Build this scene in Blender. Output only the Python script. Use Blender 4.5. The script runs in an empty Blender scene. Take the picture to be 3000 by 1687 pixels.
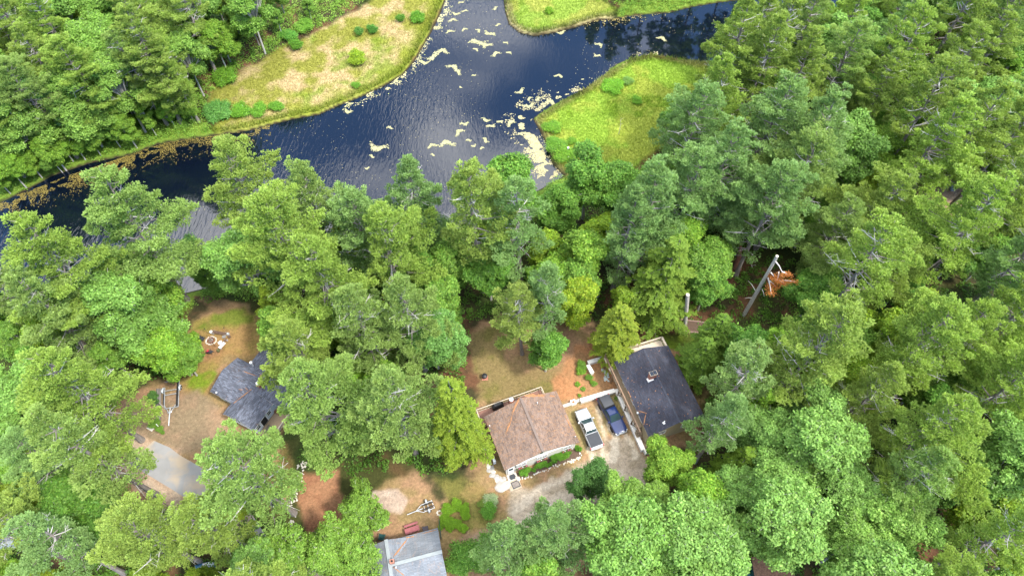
import bpy, math, random
import numpy as np
from mathutils import Vector, Matrix
R = math.radians
# ------------------------------------------------------------------ camera, sky, sun, exposure
sc = bpy.context.scene
CH = 90.0; TILT = R(33); FPX = 2000.0
cam_d = bpy.data.cameras.new('camera'); cam = bpy.data.objects.new('camera', cam_d)
sc.collection.objects.link(cam); sc.camera = cam
cam.location = (0, 0, CH); cam.rotation_euler = (TILT, 0, 0)
cam_d.sensor_width = 36; cam_d.lens = 24; cam_d.clip_start = 1; cam_d.clip_end = 20000
SUN_EL, SUN_AZ = R(56), R(118)          # azimuth clockwise from +Y
sun_d = bpy.data.lights.new('sun', 'SUN'); sun = bpy.data.objects.new('sun', sun_d)
sc.collection.objects.link(sun)
sun_d.energy = 2.5; sun_d.angle = R(7); sun_d.color = (1, .955, .87)
sdir = Vector((math.sin(SUN_AZ)*math.cos(SUN_EL), math.cos(SUN_AZ)*math.cos(SUN_EL), math.sin(SUN_EL)))
sun.rotation_euler = sdir.to_track_quat('Z', 'Y').to_euler()
w = bpy.data.worlds.new('World'); sc.world = w; w.use_nodes = True
nt = w.node_tree; nt.nodes.clear(); N = nt.nodes.new; L = nt.links.new
out = N('ShaderNodeOutputWorld'); bg = N('ShaderNodeBackground'); bg.inputs['Strength'].default_value = .15
sky = N('ShaderNodeTexSky'); sky.sky_type = 'NISHITA'; sky.sun_disc = False
sky.sun_elevation = SUN_EL; sky.sun_rotation = SUN_AZ; sky.air_density = 1.0; sky.dust_density = .6
tc = N('ShaderNodeTexCoord'); sep = N('ShaderNodeSeparateXYZ'); L(tc.outputs['Generated'], sep.inputs[0])
nz = N('ShaderNodeTexNoise'); nz.inputs['Scale'].default_value = 2.6; nz.inputs['Detail'].default_value = 6; nz.inputs['Roughness'].default_value = .55
L(tc.outputs['Generated'], nz.inputs['Vector'])
m1 = N('ShaderNodeMath'); m1.operation = 'MULTIPLY_ADD'; m1.inputs[1].default_value = 1.0
L(nz.outputs[0], m1.inputs[0]); L(sep.outputs[2], m1.inputs[2])        # noise + height of the view direction
cr = N('ShaderNodeValToRGB'); cr.color_ramp.elements[0].position = 1.08; cr.color_ramp.elements[1].position = 1.0
mr = N('ShaderNodeMapRange'); mr.interpolation_type = 'SMOOTHSTEP'
mr.inputs['From Min'].default_value = 1.12; mr.inputs['From Max'].default_value = 1.27; mr.inputs['To Max'].default_value = .92
nt.nodes.remove(cr); L(m1.outputs[0], mr.inputs['Value'])
mx = N('ShaderNodeMixRGB'); mx.inputs[2].default_value = (12.5, 12.6, 12.9, 1)
sg_ = N('ShaderNodeMixRGB'); sg_.blend_type = 'MULTIPLY'; sg_.inputs[0].default_value = 1; sg_.inputs[2].default_value = (.78, .98, 1.2, 1); L(sky.outputs[0], sg_.inputs[1]); L(mr.outputs[0], mx.inputs[0]); L(sg_.outputs[0], mx.inputs[1]); L(mx.outputs[0], bg.inputs[0]); L(bg.outputs[0], out.inputs[0])
sc.view_settings.view_transform = 'Standard'; sc.view_settings.look = 'None'
sc.view_settings.exposure = 1.28; sc.view_settings.gamma = 1
sc.cycles.max_bounces = 7; sc.cycles.diffuse_bounces = 4; sc.cycles.transmission_bounces = 3; sc.cycles.transparent_max_bounces = 4
sc.cycles.glossy_bounces = 3; sc.cycles.caustics_reflective = False; sc.cycles.caustics_refractive = False

# ------------------------------------------------------------------ measuring: a point of the survey photo to the ground plane
_c, _s = math.cos(TILT), math.sin(TILT)
def S(x, y, z=0.):
    u = x-1500; v = y-843.5; t = (CH-z)/(FPX*_c+v*_s)
    return (u*t, (FPX*_s-v*_c)*t)
KD = 1/.858667
def D(x, y, z=0.): return S(x*KD, y*KD, z)
def proj(X, Y, z):
    d = (CH-z)*_c+Y*_s
    return ((1500+FPX*X/d)/KD, (843.5+FPX*((CH-z)*_s-Y*_c)/d)/KD)
def Z5(zx, zy, o, z=0.): return S(o[0]+zx/o[2], o[1]+zy/o[2], z)
RG1 = (0, 0, 2.576); RG2 = (1000, 0, 2.576); RG4 = (0, 562, 2.576)
RB1 = (0, 1124, 2.574); RB2 = (1000, 1124, 2.574); RB3 = (2000, 1124, 2.574)
ZC = (500, 900, 3.6225); ZB = (1380, 1100, 4.14); ZK = (1650, 950, 3.622); ZG = (1000, 1440, 5.8676)
ZF = (580, 950, 14.49); ZT = (430, 1080, 7.628); ZH = (1460, 1290, 9.66); ZP = (740, 1140, 9.056)
rng = np.random.default_rng(11); random.seed(5)

# ------------------------------------------------------------------ noise and polygon helpers
def vnoise(x, y, scale, seed=0):
    r = np.random.default_rng(seed).random((256, 256))
    X = x/scale; Y = y/scale; xi = np.floor(X).astype(int); yi = np.floor(Y).astype(int)
    fx = X-xi; fy = Y-yi; fx = fx*fx*(3-2*fx); fy = fy*fy*(3-2*fy)
    a = r[xi % 256, yi % 256]; b = r[(xi+1) % 256, yi % 256]; c = r[xi % 256, (yi+1) % 256]; d = r[(xi+1) % 256, (yi+1) % 256]
    return (a*(1-fx)+b*fx)*(1-fy)+(c*(1-fx)+d*fx)*fy
def fbm(x, y, scale, seed=0, o=4):
    t = 0; a = .5; n = 0
    for i in range(o):
        t = t+a*vnoise(x, y, scale/2**i, seed+i*7); n += a; a *= .55
    return t/n
def inside(x, y, poly):
    r = np.zeros(np.shape(x), bool); n = len(poly)
    for i in range(n):
        x1, y1 = poly[i]; x2, y2 = poly[(i+1) % n]
        if y1 == y2: continue
        r ^= ((y1 > y) != (y2 > y)) & (x < (x2-x1)*(y-y1)/(y2-y1)+x1)
    return r
def sdist(x, y, poly):
    x = np.asarray(x, float); y = np.asarray(y, float); d = np.full(x.shape, 1e9); n = len(poly)
    for i in range(n):
        x1, y1 = poly[i]; x2, y2 = poly[(i+1) % n]; ex, ey = x2-x1, y2-y1; l2 = ex*ex+ey*ey+1e-9
        t = np.clip(((x-x1)*ex+(y-y1)*ey)/l2, 0, 1)
        d = np.minimum(d, (x-x1-t*ex)**2+(y-y1-t*ey)**2)
    d = np.sqrt(d); return np.where(inside(x, y, poly), -d, d)
def sstep(a, b, v):
    t = np.clip((v-a)/(b-a), 0, 1); return t*t*(3-2*t)

# ------------------------------------------------------------------ materials
MATS = {}
def mat(name, col, rough=.8, var=.18, scale=3., bump=0., metal=0., spec=.4, stretch=(1, 1, 1), coat=0., fine=0.):
    if name in MATS: return MATS[name]
    m = bpy.data.materials.new(name); m.use_nodes = True; nt = m.node_tree; b = nt.nodes['Principled BSDF']
    b.inputs['Roughness'].default_value = rough; b.inputs['Metallic'].default_value = metal
    b.inputs['Specular IOR Level'].default_value = spec; b.inputs['Coat Weight'].default_value = coat
    N = nt.nodes.new; L = nt.links.new
    tc = N('ShaderNodeTexCoord'); mp = N('ShaderNodeMapping'); mp.inputs['Scale'].default_value = stretch
    L(tc.outputs['Object'], mp.inputs[0])
    n = N('ShaderNodeTexNoise'); n.inputs['Scale'].default_value = scale; n.inputs['Detail'].default_value = 5; L(mp.outputs[0], n.inputs['Vector'])
    r = N('ShaderNodeMapRange'); r.inputs['From Min'].default_value = .25; r.inputs['From Max'].default_value = .75
    r.inputs['To Min'].default_value = 1-var; r.inputs['To Max'].default_value = 1+var; L(n.outputs[0], r.inputs[0])
    x = N('ShaderNodeVectorMath'); x.operation = 'SCALE'; x.inputs[0].default_value = col[:3]; L(r.outputs[0], x.inputs['Scale'])
    L(x.outputs[0], b.inputs['Base Color'])
    if bump:
        bp = N('ShaderNodeBump'); bp.inputs['Strength'].default_value = bump; bp.inputs['Distance'].default_value = .03
        L(n.outputs[0], bp.inputs['Height']); L(bp.outputs[0], b.inputs['Normal'])
    MATS[name] = m; return m
def leaf_mat(name, trans=.35, spec=.25, rough=.55):
    m = bpy.data.materials.new(name); m.use_nodes = True; nt = m.node_tree; b = nt.nodes['Principled BSDF']; N = nt.nodes.new; L = nt.links.new
    a = N('ShaderNodeAttribute'); a.attribute_name = 'Col'; oi = N('ShaderNodeObjectInfo')
    mu = N('ShaderNodeVectorMath'); mu.operation = 'MULTIPLY'; L(a.outputs['Color'], mu.inputs[0]); L(oi.outputs['Color'], mu.inputs[1])
    L(mu.outputs[0], b.inputs['Base Color']); b.inputs['Roughness'].default_value = rough; b.inputs['Specular IOR Level'].default_value = spec
    t = N('ShaderNodeBsdfTranslucent'); sc_ = N('ShaderNodeVectorMath'); sc_.operation = 'MULTIPLY'; sc_.inputs[1].default_value = (1.25, 1.3, .7)
    L(mu.outputs[0], sc_.inputs[0]); L(sc_.outputs[0], t.inputs[0])
    mx = N('ShaderNodeMixShader'); mx.inputs[0].default_value = trans; L(b.outputs[0], mx.inputs[1]); L(t.outputs[0], mx.inputs[2])
    L(mx.outputs[0], nt.nodes['Material Output'].inputs['Surface']); return m
LEAF = leaf_mat('leaf', .32); NEEDLE = leaf_mat('needle', .35, .2, .6); GRASSM = leaf_mat('grass_blade', .25, .15, .7)
BARK = mat('pine_bark', (.22, .19, .17), .95, .35, 6, .6, stretch=(1, 1, .25))
BARKL = mat('pale_bark', (.42, .39, .35), .9, .3, 6, .4, stretch=(1, 1, .3))
DEADW = mat('dead_wood', (.50, .47, .43), .9, .25, 4)
def roof_mat(name, col, litter, lit_col=(.50, .20, .07), row=.17, cont=.25, thr=.62, lscale=1.3, wid=.45):
    m = bpy.data.materials.new(name); m.use_nodes = True; nt = m.node_tree; b = nt.nodes['Principled BSDF']; N = nt.nodes.new; L = nt.links.new
    b.inputs['Roughness'].default_value = .88; b.inputs['Specular IOR Level'].default_value = .25
    uv = N('ShaderNodeUVMap'); uv.uv_map = 'UVMap'
    br = N('ShaderNodeTexBrick'); br.inputs['Scale'].default_value = 1; br.inputs['Brick Width'].default_value = wid; br.inputs['Row Height'].default_value = row
    br.inputs['Mortar Size'].default_value = .012; br.offset = .37; br.inputs['Bias'].default_value = 0
    c1 = tuple(v*(1-cont) for v in col)+(1,); c2 = tuple(v*(1+cont) for v in col)+(1,)
    br.inputs['Color1'].default_value = c1; br.inputs['Color2'].default_value = c2; br.inputs['Mortar'].default_value = tuple(v*.45 for v in col)+(1,)
    L(uv.outputs[0], br.inputs['Vector'])
    n0 = N('ShaderNodeTexNoise'); n0.inputs['Scale'].default_value = .45; n0.inputs['Detail'].default_value = 6; L(uv.outputs[0], n0.inputs['Vector'])
    r0 = N('ShaderNodeMapRange'); r0.inputs['From Min'].default_value = .3; r0.inputs['From Max'].default_value = .7; r0.inputs['To Min'].default_value = .78; r0.inputs['To Max'].default_value = 1.22; L(n0.outputs[0], r0.inputs[0])
    s0 = N('ShaderNodeVectorMath'); s0.operation = 'SCALE'; L(br.outputs['Color'], s0.inputs[0]); L(r0.outputs[0], s0.inputs['Scale'])
    n1 = N('ShaderNodeTexNoise'); n1.inputs['Scale'].default_value = lscale; n1.inputs['Detail'].default_value = 3; n1.inputs['Distortion'].default_value = 1.2
    mp = N('ShaderNodeMapping'); mp.inputs['Scale'].default_value = (1.5, .55, 1); L(uv.outputs[0], mp.inputs[0]); L(mp.outputs[0], n1.inputs['Vector'])
    n2 = N('ShaderNodeTexNoise'); n2.inputs['Scale'].default_value = 9; n2.inputs['Detail'].default_value = 4; n2.inputs['Distortion'].default_value = 2; L(uv.outputs[0], n2.inputs['Vector'])
    ad = N('ShaderNodeMath'); ad.operation = 'MULTIPLY_ADD'; ad.inputs[1].default_value = .55; L(n2.outputs[0], ad.inputs[0])
    m2 = N('ShaderNodeMath'); m2.operation = 'MULTIPLY'; m2.inputs[1].default_value = .45; L(n1.outputs[0], m2.inputs[0]); L(m2.outputs[0], ad.inputs[2])
    r1 = N('ShaderNodeMapRange'); r1.inputs['From Min'].default_value = thr-.06; r1.inputs['From Max'].default_value = thr+.05; r1.inputs['To Max'].default_value = litter; L(ad.outputs[0], r1.inputs[0])
    mx = N('ShaderNodeMixRGB'); L(r1.outputs[0], mx.inputs[0]); L(s0.outputs[0], mx.inputs[1]); mx.inputs[2].default_value = lit_col+(1,)
    L(mx.outputs[0], b.inputs['Base Color'])
    bp = N('ShaderNodeBump'); bp.inputs['Strength'].default_value = .5; bp.inputs['Distance'].default_value = .02; L(br.outputs['Fac'], bp.inputs['Height']); bp.invert = True
    L(bp.outputs[0], b.inputs['Normal']); return m
R_BROWN = roof_mat('brown_shingle', (.175, .128, .105), .7, (.35, .18, .085), thr=.565, cont=.28, lscale=3.2)
R_DARK = roof_mat('dark_blue_shingle', (.042, .045, .062), .7, (.13, .07, .045), thr=.62, cont=.22, lscale=2.4)
R_COT = roof_mat('slate_grey_shingle', (.105, .115, .148), .6, (.42, .19, .07), thr=.655, cont=.42)
R_GREY = roof_mat('pale_grey_shingle', (.17, .185, .205), .6, (.42, .24, .12), thr=.62, row=.16, cont=.14, wid=.9)
WHITE = mat('white_paint', (.78, .79, .78), .5, .04, 2); BEIGE = mat('beige_siding', (.60, .57, .51), .6, .08, 1.5, .2, stretch=(.4, .4, 9))
PALEB = mat('pale_blue_siding', (.55, .62, .68), .6, .06, 2, .2, stretch=(.4, .4, 8)); TAN = mat('tan_siding', (.36, .29, .17), .7, .1, 2, stretch=(.4, .4, 8))
GLASS = mat('window_glass', (.03, .055, .06), .06, .1, 1, spec=.9); DARK = mat('dark_void', (.012, .012, .012), .8, .1)
BLACK = mat('black_plastic', (.02, .02, .022), .45, .15, 3); CHAR = mat('charcoal_vinyl', (.035, .038, .045), .6, .1, 2)
DECKR = mat('reddish_deck_boards', (.22, .115, .085), .75, .2, 2, stretch=(1, 12, 1)); DECKW = mat('weathered_deck_boards', (.27, .20, .13), .85, .25, 2, stretch=(9, 1, 1))
RAILW = mat('weathered_rail', (.46, .39, .30), .8, .2, 3); RAILD = mat('brown_rail', (.22, .145, .095), .8, .25, 3); PALEDECK = mat('pale_deck_boards', (.56, .47, .35), .85, .2, 2, stretch=(1, 9, 1))
CONC = mat('concrete', (.58, .55, .50), .85, .12, 1.5, .2); CONC2 = mat('cast_concrete_cap', (.72, .69, .63), .85, .1, 1.2, .2)
STEEL = mat('galvanised_steel', (.50, .53, .56), .4, .12, 5, metal=.5); BRICK = mat('red_brick', (.38, .16, .11), .85, .25, 9, .3)
ROCK = mat('pale_rock', (.55, .50, .42), .9, .25, 3, .5); ROCKG = mat('grey_rock', (.34, .32, .29), .9, .3, 3, .5); ROCKW = mat('white_rock', (.62, .57, .48), .85, .12, 3, .4)
REDW = mat('red_painted_wood', (.27, .085, .09), .7, .12, 2); BROWNW = mat('brown_plank', (.13, .08, .055), .75, .2, 3); RUST = mat('rusty_steel', (.22, .085, .05), .8, .3, 6)
RUBBER = mat('tyre_rubber', (.018, .018, .018), .85, .1); SILVER = mat('silver_paint', (.52, .55, .58), .3, .03, 1, metal=.45, coat=.8)
SILVER2 = mat('grey_paint', (.30, .31, .32), .35, .04, 1, metal=.3, coat=.6); BLUEP = mat('dark_blue_paint', (.005, .018, .085), .28, .05, 1, metal=.1, coat=.35)
REDL = mat('red_lens', (.5, .02, .03), .25, .05, coat=.6); LITTER = mat('orange_needle_litter', (.30, .145, .065), .95, .35, 8, .4); SOIL = mat('dark_mulch', (.10, .065, .045), .95, .3, 6, .4)
LIME = mat('clear_lens', (.7, .72, .72), .15, .05, coat=.6); TEAL = mat('blue_tarp', (.05, .18, .33), .5, .3, 2, .4); GREENP = mat('dark_green_plastic', (.015, .075, .07), .5, .15)
ORANGE = mat('terracotta', (.5, .17, .07), .7, .2); PINKF = mat('pink_petal', (.62, .12, .22), .7, .3, 8)

# ------------------------------------------------------------------ mesh building
class MB:
    def __init__(s): s.v = []; s.f = []; s.m = []; s.uv = {}
    def face(s, pts, mi=0, uv=None):
        i = len(s.v); s.v += [tuple(p) for p in pts]; s.f.append(tuple(range(i, i+len(pts)))); s.m.append(mi)
        if uv: s.uv[len(s.f)-1] = uv
    def raw(s, vs, fs, mi=0):
        i = len(s.v); s.v += [tuple(p) for p in vs]
        for f in fs: s.f.append(tuple(i+k for k in f)); s.m.append(mi)
    def box(s, x0, x1, y0, y1, z0, z1, mi=0, ang=0, bev=0.):
        cx, cy = (x0+x1)/2, (y0+y1)/2; ca, sa = math.cos(ang), math.sin(ang)
        def t(x, y, z): dx, dy = x-cx, y-cy; return (cx+dx*ca-dy*sa, cy+dx*sa+dy*ca, z)
        if bev:
            b = bev; vs = []
            for z, q in ((z0, 0), (z1-b, 0), (z1, b)):
                vs += [t(x0+q, y0+q, z), t(x1-q, y0+q, z), t(x1-q, y1-q, z), t(x0+q, y1-q, z)]
            fs = [(3, 2, 1, 0), (8, 9, 10, 11)]
            for l in (0, 4): fs += [(l+k, l+(k+1) % 4, l+4+(k+1) % 4, l+4+k) for k in range(4)]
            s.raw(vs, fs, mi); return s
        vs = [t(x, y, z) for z in (z0, z1) for x, y in ((x0, y0), (x1, y0), (x1, y1), (x0, y1))]
        s.raw(vs, [(3, 2, 1, 0), (4, 5, 6, 7), (0, 1, 5, 4), (1, 2, 6, 5), (2, 3, 7, 6), (3, 0, 4, 7)], mi); return s
    def bar(s, a, b, w, h=None, mi=0):      # rectangular bar between two points
        h = h or w; a = Vector(a); b = Vector(b); d = (b-a).normalized(); up = Vector((0, 0, 1)) if abs(d.z) < .9 else Vector((0, 1, 0))
        x = d.cross(up).normalized()*w/2; y = x.cross(d).normalized()*h/2
        vs = [a-x-y, a+x-y, a+x+y, a-x+y, b-x-y, b+x-y, b+x+y, b-x+y]
        s.raw(vs, [(0, 3, 2, 1), (4, 5, 6, 7), (0, 1, 5, 4), (1, 2, 6, 5), (2, 3, 7, 6), (3, 0, 4, 7)], mi); return s
    def tube(s, pts, rad, n=8, mi=0, cap=True):
        pts = [Vector(p) for p in pts]; k = len(pts); rad = [rad]*k if isinstance(rad, (int, float)) else rad; vs = []
        for i, p in enumerate(pts):
            d = (pts[min(i+1, k-1)]-pts[max(i-1, 0)]).normalized(); up = Vector((0, 0, 1)) if abs(d.z) < .95 else Vector((0, 1, 0))
            x = d.cross(up).normalized(); y = x.cross(d)
            vs += [p+(x*math.cos(a)+y*math.sin(a))*rad[i] for a in [2*math.pi*j/n for j in range(n)]]
        fs = [(i*n+j, i*n+(j+1) % n, (i+1)*n+(j+1) % n, (i+1)*n+j) for i in range(k-1) for j in range(n)]
        if cap: fs += [tuple(range(n))[::-1], tuple((k-1)*n+j for j in range(n))]
        s.raw(vs, fs, mi); return s
    def lathe(s, c, prof, n=20, mi=0, axis='z', cap=True):
        vs = []
        for r, z in prof:
            for j in range(n):
                a = 2*math.pi*j/n; q = (r*math.cos(a), r*math.sin(a), z)
                if axis == 'x': q = (q[2], q[0], q[1])
                if axis == 'y': q = (q[0], q[2], q[1])
                vs.append((c[0]+q[0], c[1]+q[1], c[2]+q[2]))
        k = len(prof); fs = [(i*n+j, i*n+(j+1) % n, (i+1)*n+(j+1) % n, (i+1)*n+j) for i in range(k-1) for j in range(n)]
        if cap: fs += [tuple(range(n))[::-1], tuple((k-1)*n+j for j in range(n))]
        s.raw(vs, fs, mi); return s
    def prism(s, poly, z0, z1, mi=0):
        n = len(poly); a = sum(poly[i][0]*poly[(i+1) % n][1]-poly[(i+1) % n][0]*poly[i][1] for i in range(n))
        if a < 0: poly = poly[::-1]
        vs = [(x, y, z0) for x, y in poly]+[(x, y, z1) for x, y in poly]
        s.raw(vs, [tuple(range(n))[::-1], tuple(range(n, 2*n))]+[(i, (i+1) % n, n+(i+1) % n, n+i) for i in range(n)], mi); return s
    def rock(s, c, rx, ry, rz, mi=0, seed=0, n=9):
        r = random.Random(seed); ang = r.random()*3; vs = []; prof = [(.75, -.3), (1, .1), (.86, .55), (.45, .9)]
        jit = [r.uniform(.78, 1.18) for _ in range(n)]
        for q, z in prof:
            for j in range(n):
                a = 2*math.pi*j/n; k = jit[j]*q*r.uniform(.92, 1.06); x = k*rx*math.cos(a); y = k*ry*math.sin(a)
                vs.append((c[0]+x*math.cos(ang)-y*math.sin(ang), c[1]+x*math.sin(ang)+y*math.cos(ang), c[2]+z*rz*r.uniform(.9, 1.1)))
        fs = [(i*n+j, i*n+(j+1) % n, (i+1)*n+(j+1) % n, (i+1)*n+j) for i in range(3) for j in range(n)]+[tuple(3*n+j for j in range(n))]
        s.raw(vs, fs, mi); return s
    def roofquad(s, q, t=.14, mi=0):        # q: eave a, eave b, upper b, upper a (counter-clockwise from above)
        q = [Vector(p) for p in q]; e = (q[1]-q[0]).normalized(); up = (q[3]-q[0]); up = (up-e*up.dot(e)).normalized()
        uv = [((p-q[0]).dot(e), (p-q[0]).dot(up)) for p in q]; s.face(q, mi, uv)
        lo = [p-Vector((0, 0, t)) for p in q]; s.face(lo[::-1], mi, uv[::-1]); n = len(q)
        for i in range(n): j = (i+1) % n; s.face([lo[i], lo[j], q[j], q[i]], mi+1 if mi == 0 else mi, [(0, 0), (1, 0), (1, .1), (0, .1)])
        return s
    def build(s, name, mats, parent=None, smooth=False, loc=None):
        me = bpy.data.meshes.new(name); me.from_pydata(s.v, [], s.f)
        for m in (mats if isinstance(mats, (list, tuple)) else [mats]): me.materials.append(m)
        me.polygons.foreach_set('material_index', [min(m, len(me.materials)-1) for m in s.m])
        if s.uv:
            l = me.uv_layers.new(name='UVMap')
            for fi, uv in s.uv.items():
                p = me.polygons[fi]
                for k, li in enumerate(p.loop_indices): l.data[li].uv = uv[k]
        if smooth:
            me.polygons.foreach_set('use_smooth', [True]*len(me.polygons))
            if hasattr(me, 'set_sharp_from_angle'): me.set_sharp_from_angle(angle=R(35))
        me.update(); o = bpy.data.objects.new(name, me); sc.collection.objects.link(o)
        if parent: o.parent = parent
        if loc: o.location = loc
        return o
def npmesh(name, quads, cols, mat_, parent=None, link=True):
    """quads (n,4,3) float, cols (n,3) -> one mesh object of loose leaf faces"""
    n, k = quads.shape[:2]; me = bpy.data.meshes.new(name)
    me.vertices.add(n*k); me.vertices.foreach_set('co', quads.astype(np.float32).ravel())
    me.loops.add(n*k); me.loops.foreach_set('vertex_index', np.arange(n*k, dtype=np.int32))
    me.polygons.add(n); me.polygons.foreach_set('loop_start', np.arange(0, n*k, k, dtype=np.int32))
    try: me.polygons.foreach_set('loop_total', np.full(n, k, np.int32))
    except Exception: pass
    a = me.color_attributes.new('Col', 'FLOAT_COLOR', 'POINT')
    c = np.ones((n, k, 4), np.float32); c[:, :, :3] = cols[:, None, :]; a.data.foreach_set('color', c.ravel())
    me.update(calc_edges=True); me.materials.append(mat_)
    o = bpy.data.objects.new(name, me)
    if link: sc.collection.objects.link(o)
    if parent: o.parent = parent
    return o
def thing(name, label, cat, loc=(0, 0, 0), rz=0., group=None):
    o = bpy.data.objects.new(name, None); sc.collection.objects.link(o); o.location = loc; o.rotation_euler = (0, 0, rz)
    o['label'] = label; o['category'] = cat
    if group: o['group'] = group
    return o
def tag(o, label, cat, group=None, kind=None):
    o['label'] = label; o['category'] = cat
    if group: o['group'] = group
    if kind: o['kind'] = kind
    return o
def struct(o, label=None):
    o['kind'] = 'structure'
    if label: o['label'] = label; o['category'] = o.name.split('.')[0].replace('_', ' ')
    return o

# ------------------------------------------------------------------ terrain
WZ = -1.5
river_px = [(-260, 610), (-60, 535), (0, 505), (60, 478), (130, 438), (230, 405), (330, 385), (400, 358), (480, 345), (560, 335), (640, 322), (680, 310), (740, 295), (800, 285), (850, 262), (900, 243), (960, 215), (1010, 185), (1040, 150), (1060, 115), (1080, 80), (1100, 40), (1115, 0), (1130, -60), (1150, -140),
    (1270, -140), (1268, -60), (1272, 0), (1276, 30), (1285, 60), (1310, 80), (1345, 88), (1400, 78), (1450, 65), (1500, 48), (1545, 45), (1600, 35), (1680, 30), (1740, 15), (1800, 5), (1900, -8), (2000, -40), (2150, -110),
    (2330, -60), (2150, 30), (2000, 90), (1900, 130), (1800, 155), (1760, 160), (1700, 150), (1640, 141), (1590, 150), (1555, 165), (1520, 195), (1470, 230), (1430, 250), (1390, 270), (1360, 290), (1348, 300), (1365, 330), (1385, 370), (1395, 410), (1420, 435), (1430, 445),
    (1400, 460), (1365, 480), (1250, 540), (1180, 575), (1100, 590), (1000, 600), (900, 620), (800, 640), (700, 665), (600, 700), (530, 728), (460, 745), (300, 760), (150, 790), (0, 830), (-260, 930)]
river = [D(x, y, WZ) for x, y in river_px]
marshL = [D(*p, -1.2) for p in [(1115, -140), (1130, -60), (1125, 0), (1095, 60), (1060, 130), (1020, 190), (900, 255), (800, 295), (700, 312), (600, 332), (540, 338), (515, 300), (540, 215), (620, 170), (690, 130), (800, 70), (880, 30), (920, 0), (960, -140)]]
marshT = [D(*p, -1.2) for p in [(1270, -140), (1272, 0), (1280, 60), (1320, 90), (1400, 82), (1480, 60), (1550, 48), (1560, 15), (1480, -10), (1500, -140)]]
marshR = [D(*p, -1.2) for p in [(1780, 155), (1700, 148), (1640, 139), (1590, 148), (1520, 190), (1430, 248), (1345, 300), (1385, 370), (1395, 410), (1430, 450), (1480, 470), (1560, 450), (1650, 400), (1720, 330), (1790, 230)]]
def height(x, y):
    dw = sdist(x, y, river); dm = np.minimum(np.minimum(sdist(x, y, marshL), sdist(x, y, marshT)), sdist(x, y, marshR))
    du = np.minimum(dw, dm); land = -1.25+1.25*sstep(0., 7., du)
    z = np.where(dw < 0, -1.28-1.3*sstep(0, 2.0, -dw), land)
    far = sstep(60, 140, np.hypot(x, y-60)); return z+far*(fbm(x, y, 60, 3)-.5)*4*sstep(0, 30, dw)
def hz(x, y): return float(height(np.array([x]), np.array([y]))[0])
def axis_vals(segs):
    v = []
    for a, b, st in segs: v += list(np.arange(a, b, st))
    return np.array(v+[segs[-1][1]])
gx = axis_vals([(-4000, -600, 500), (-600, -140, 40), (-140, -62, .6), (-62, 42, .28), (42, 140, .6), (140, 600, 40), (600, 4000, 500)])
gy = axis_vals([(-3000, -400, 500), (-400, 0, 30), (0, 10, 1), (10, 62, .28), (62, 160, .55), (160, 600, 40), (600, 5000, 500)])
GX, GY = np.meshgrid(gx, gy); GXf, GYf = GX.ravel(), GY.ravel()
near = (np.abs(GXf) < 150) & (GYf > -10) & (GYf < 175)
GZ = np.zeros_like(GXf); GZ[near] = height(GXf[near], GYf[near])
wx = (fbm(GXf, GYf, 3.2, 21)-.5); fine = fbm(GXf, GYf, 1.1, 31); mid = fbm(GXf, GYf, 4., 41); big = fbm(GXf, GYf, 14, 51)
def mixc(a, b, t): return a*(1-t[:, None])+b*t[:, None]
A = lambda *c: np.array(c)
col = mixc(np.tile(A(.055, .05, .022), (len(GXf), 1)), A(.15, .075, .04), sstep(.42, .62, mid)); col = mixc(col, A(.035, .06, .012), sstep(.5, .62, big)*.8)
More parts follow.
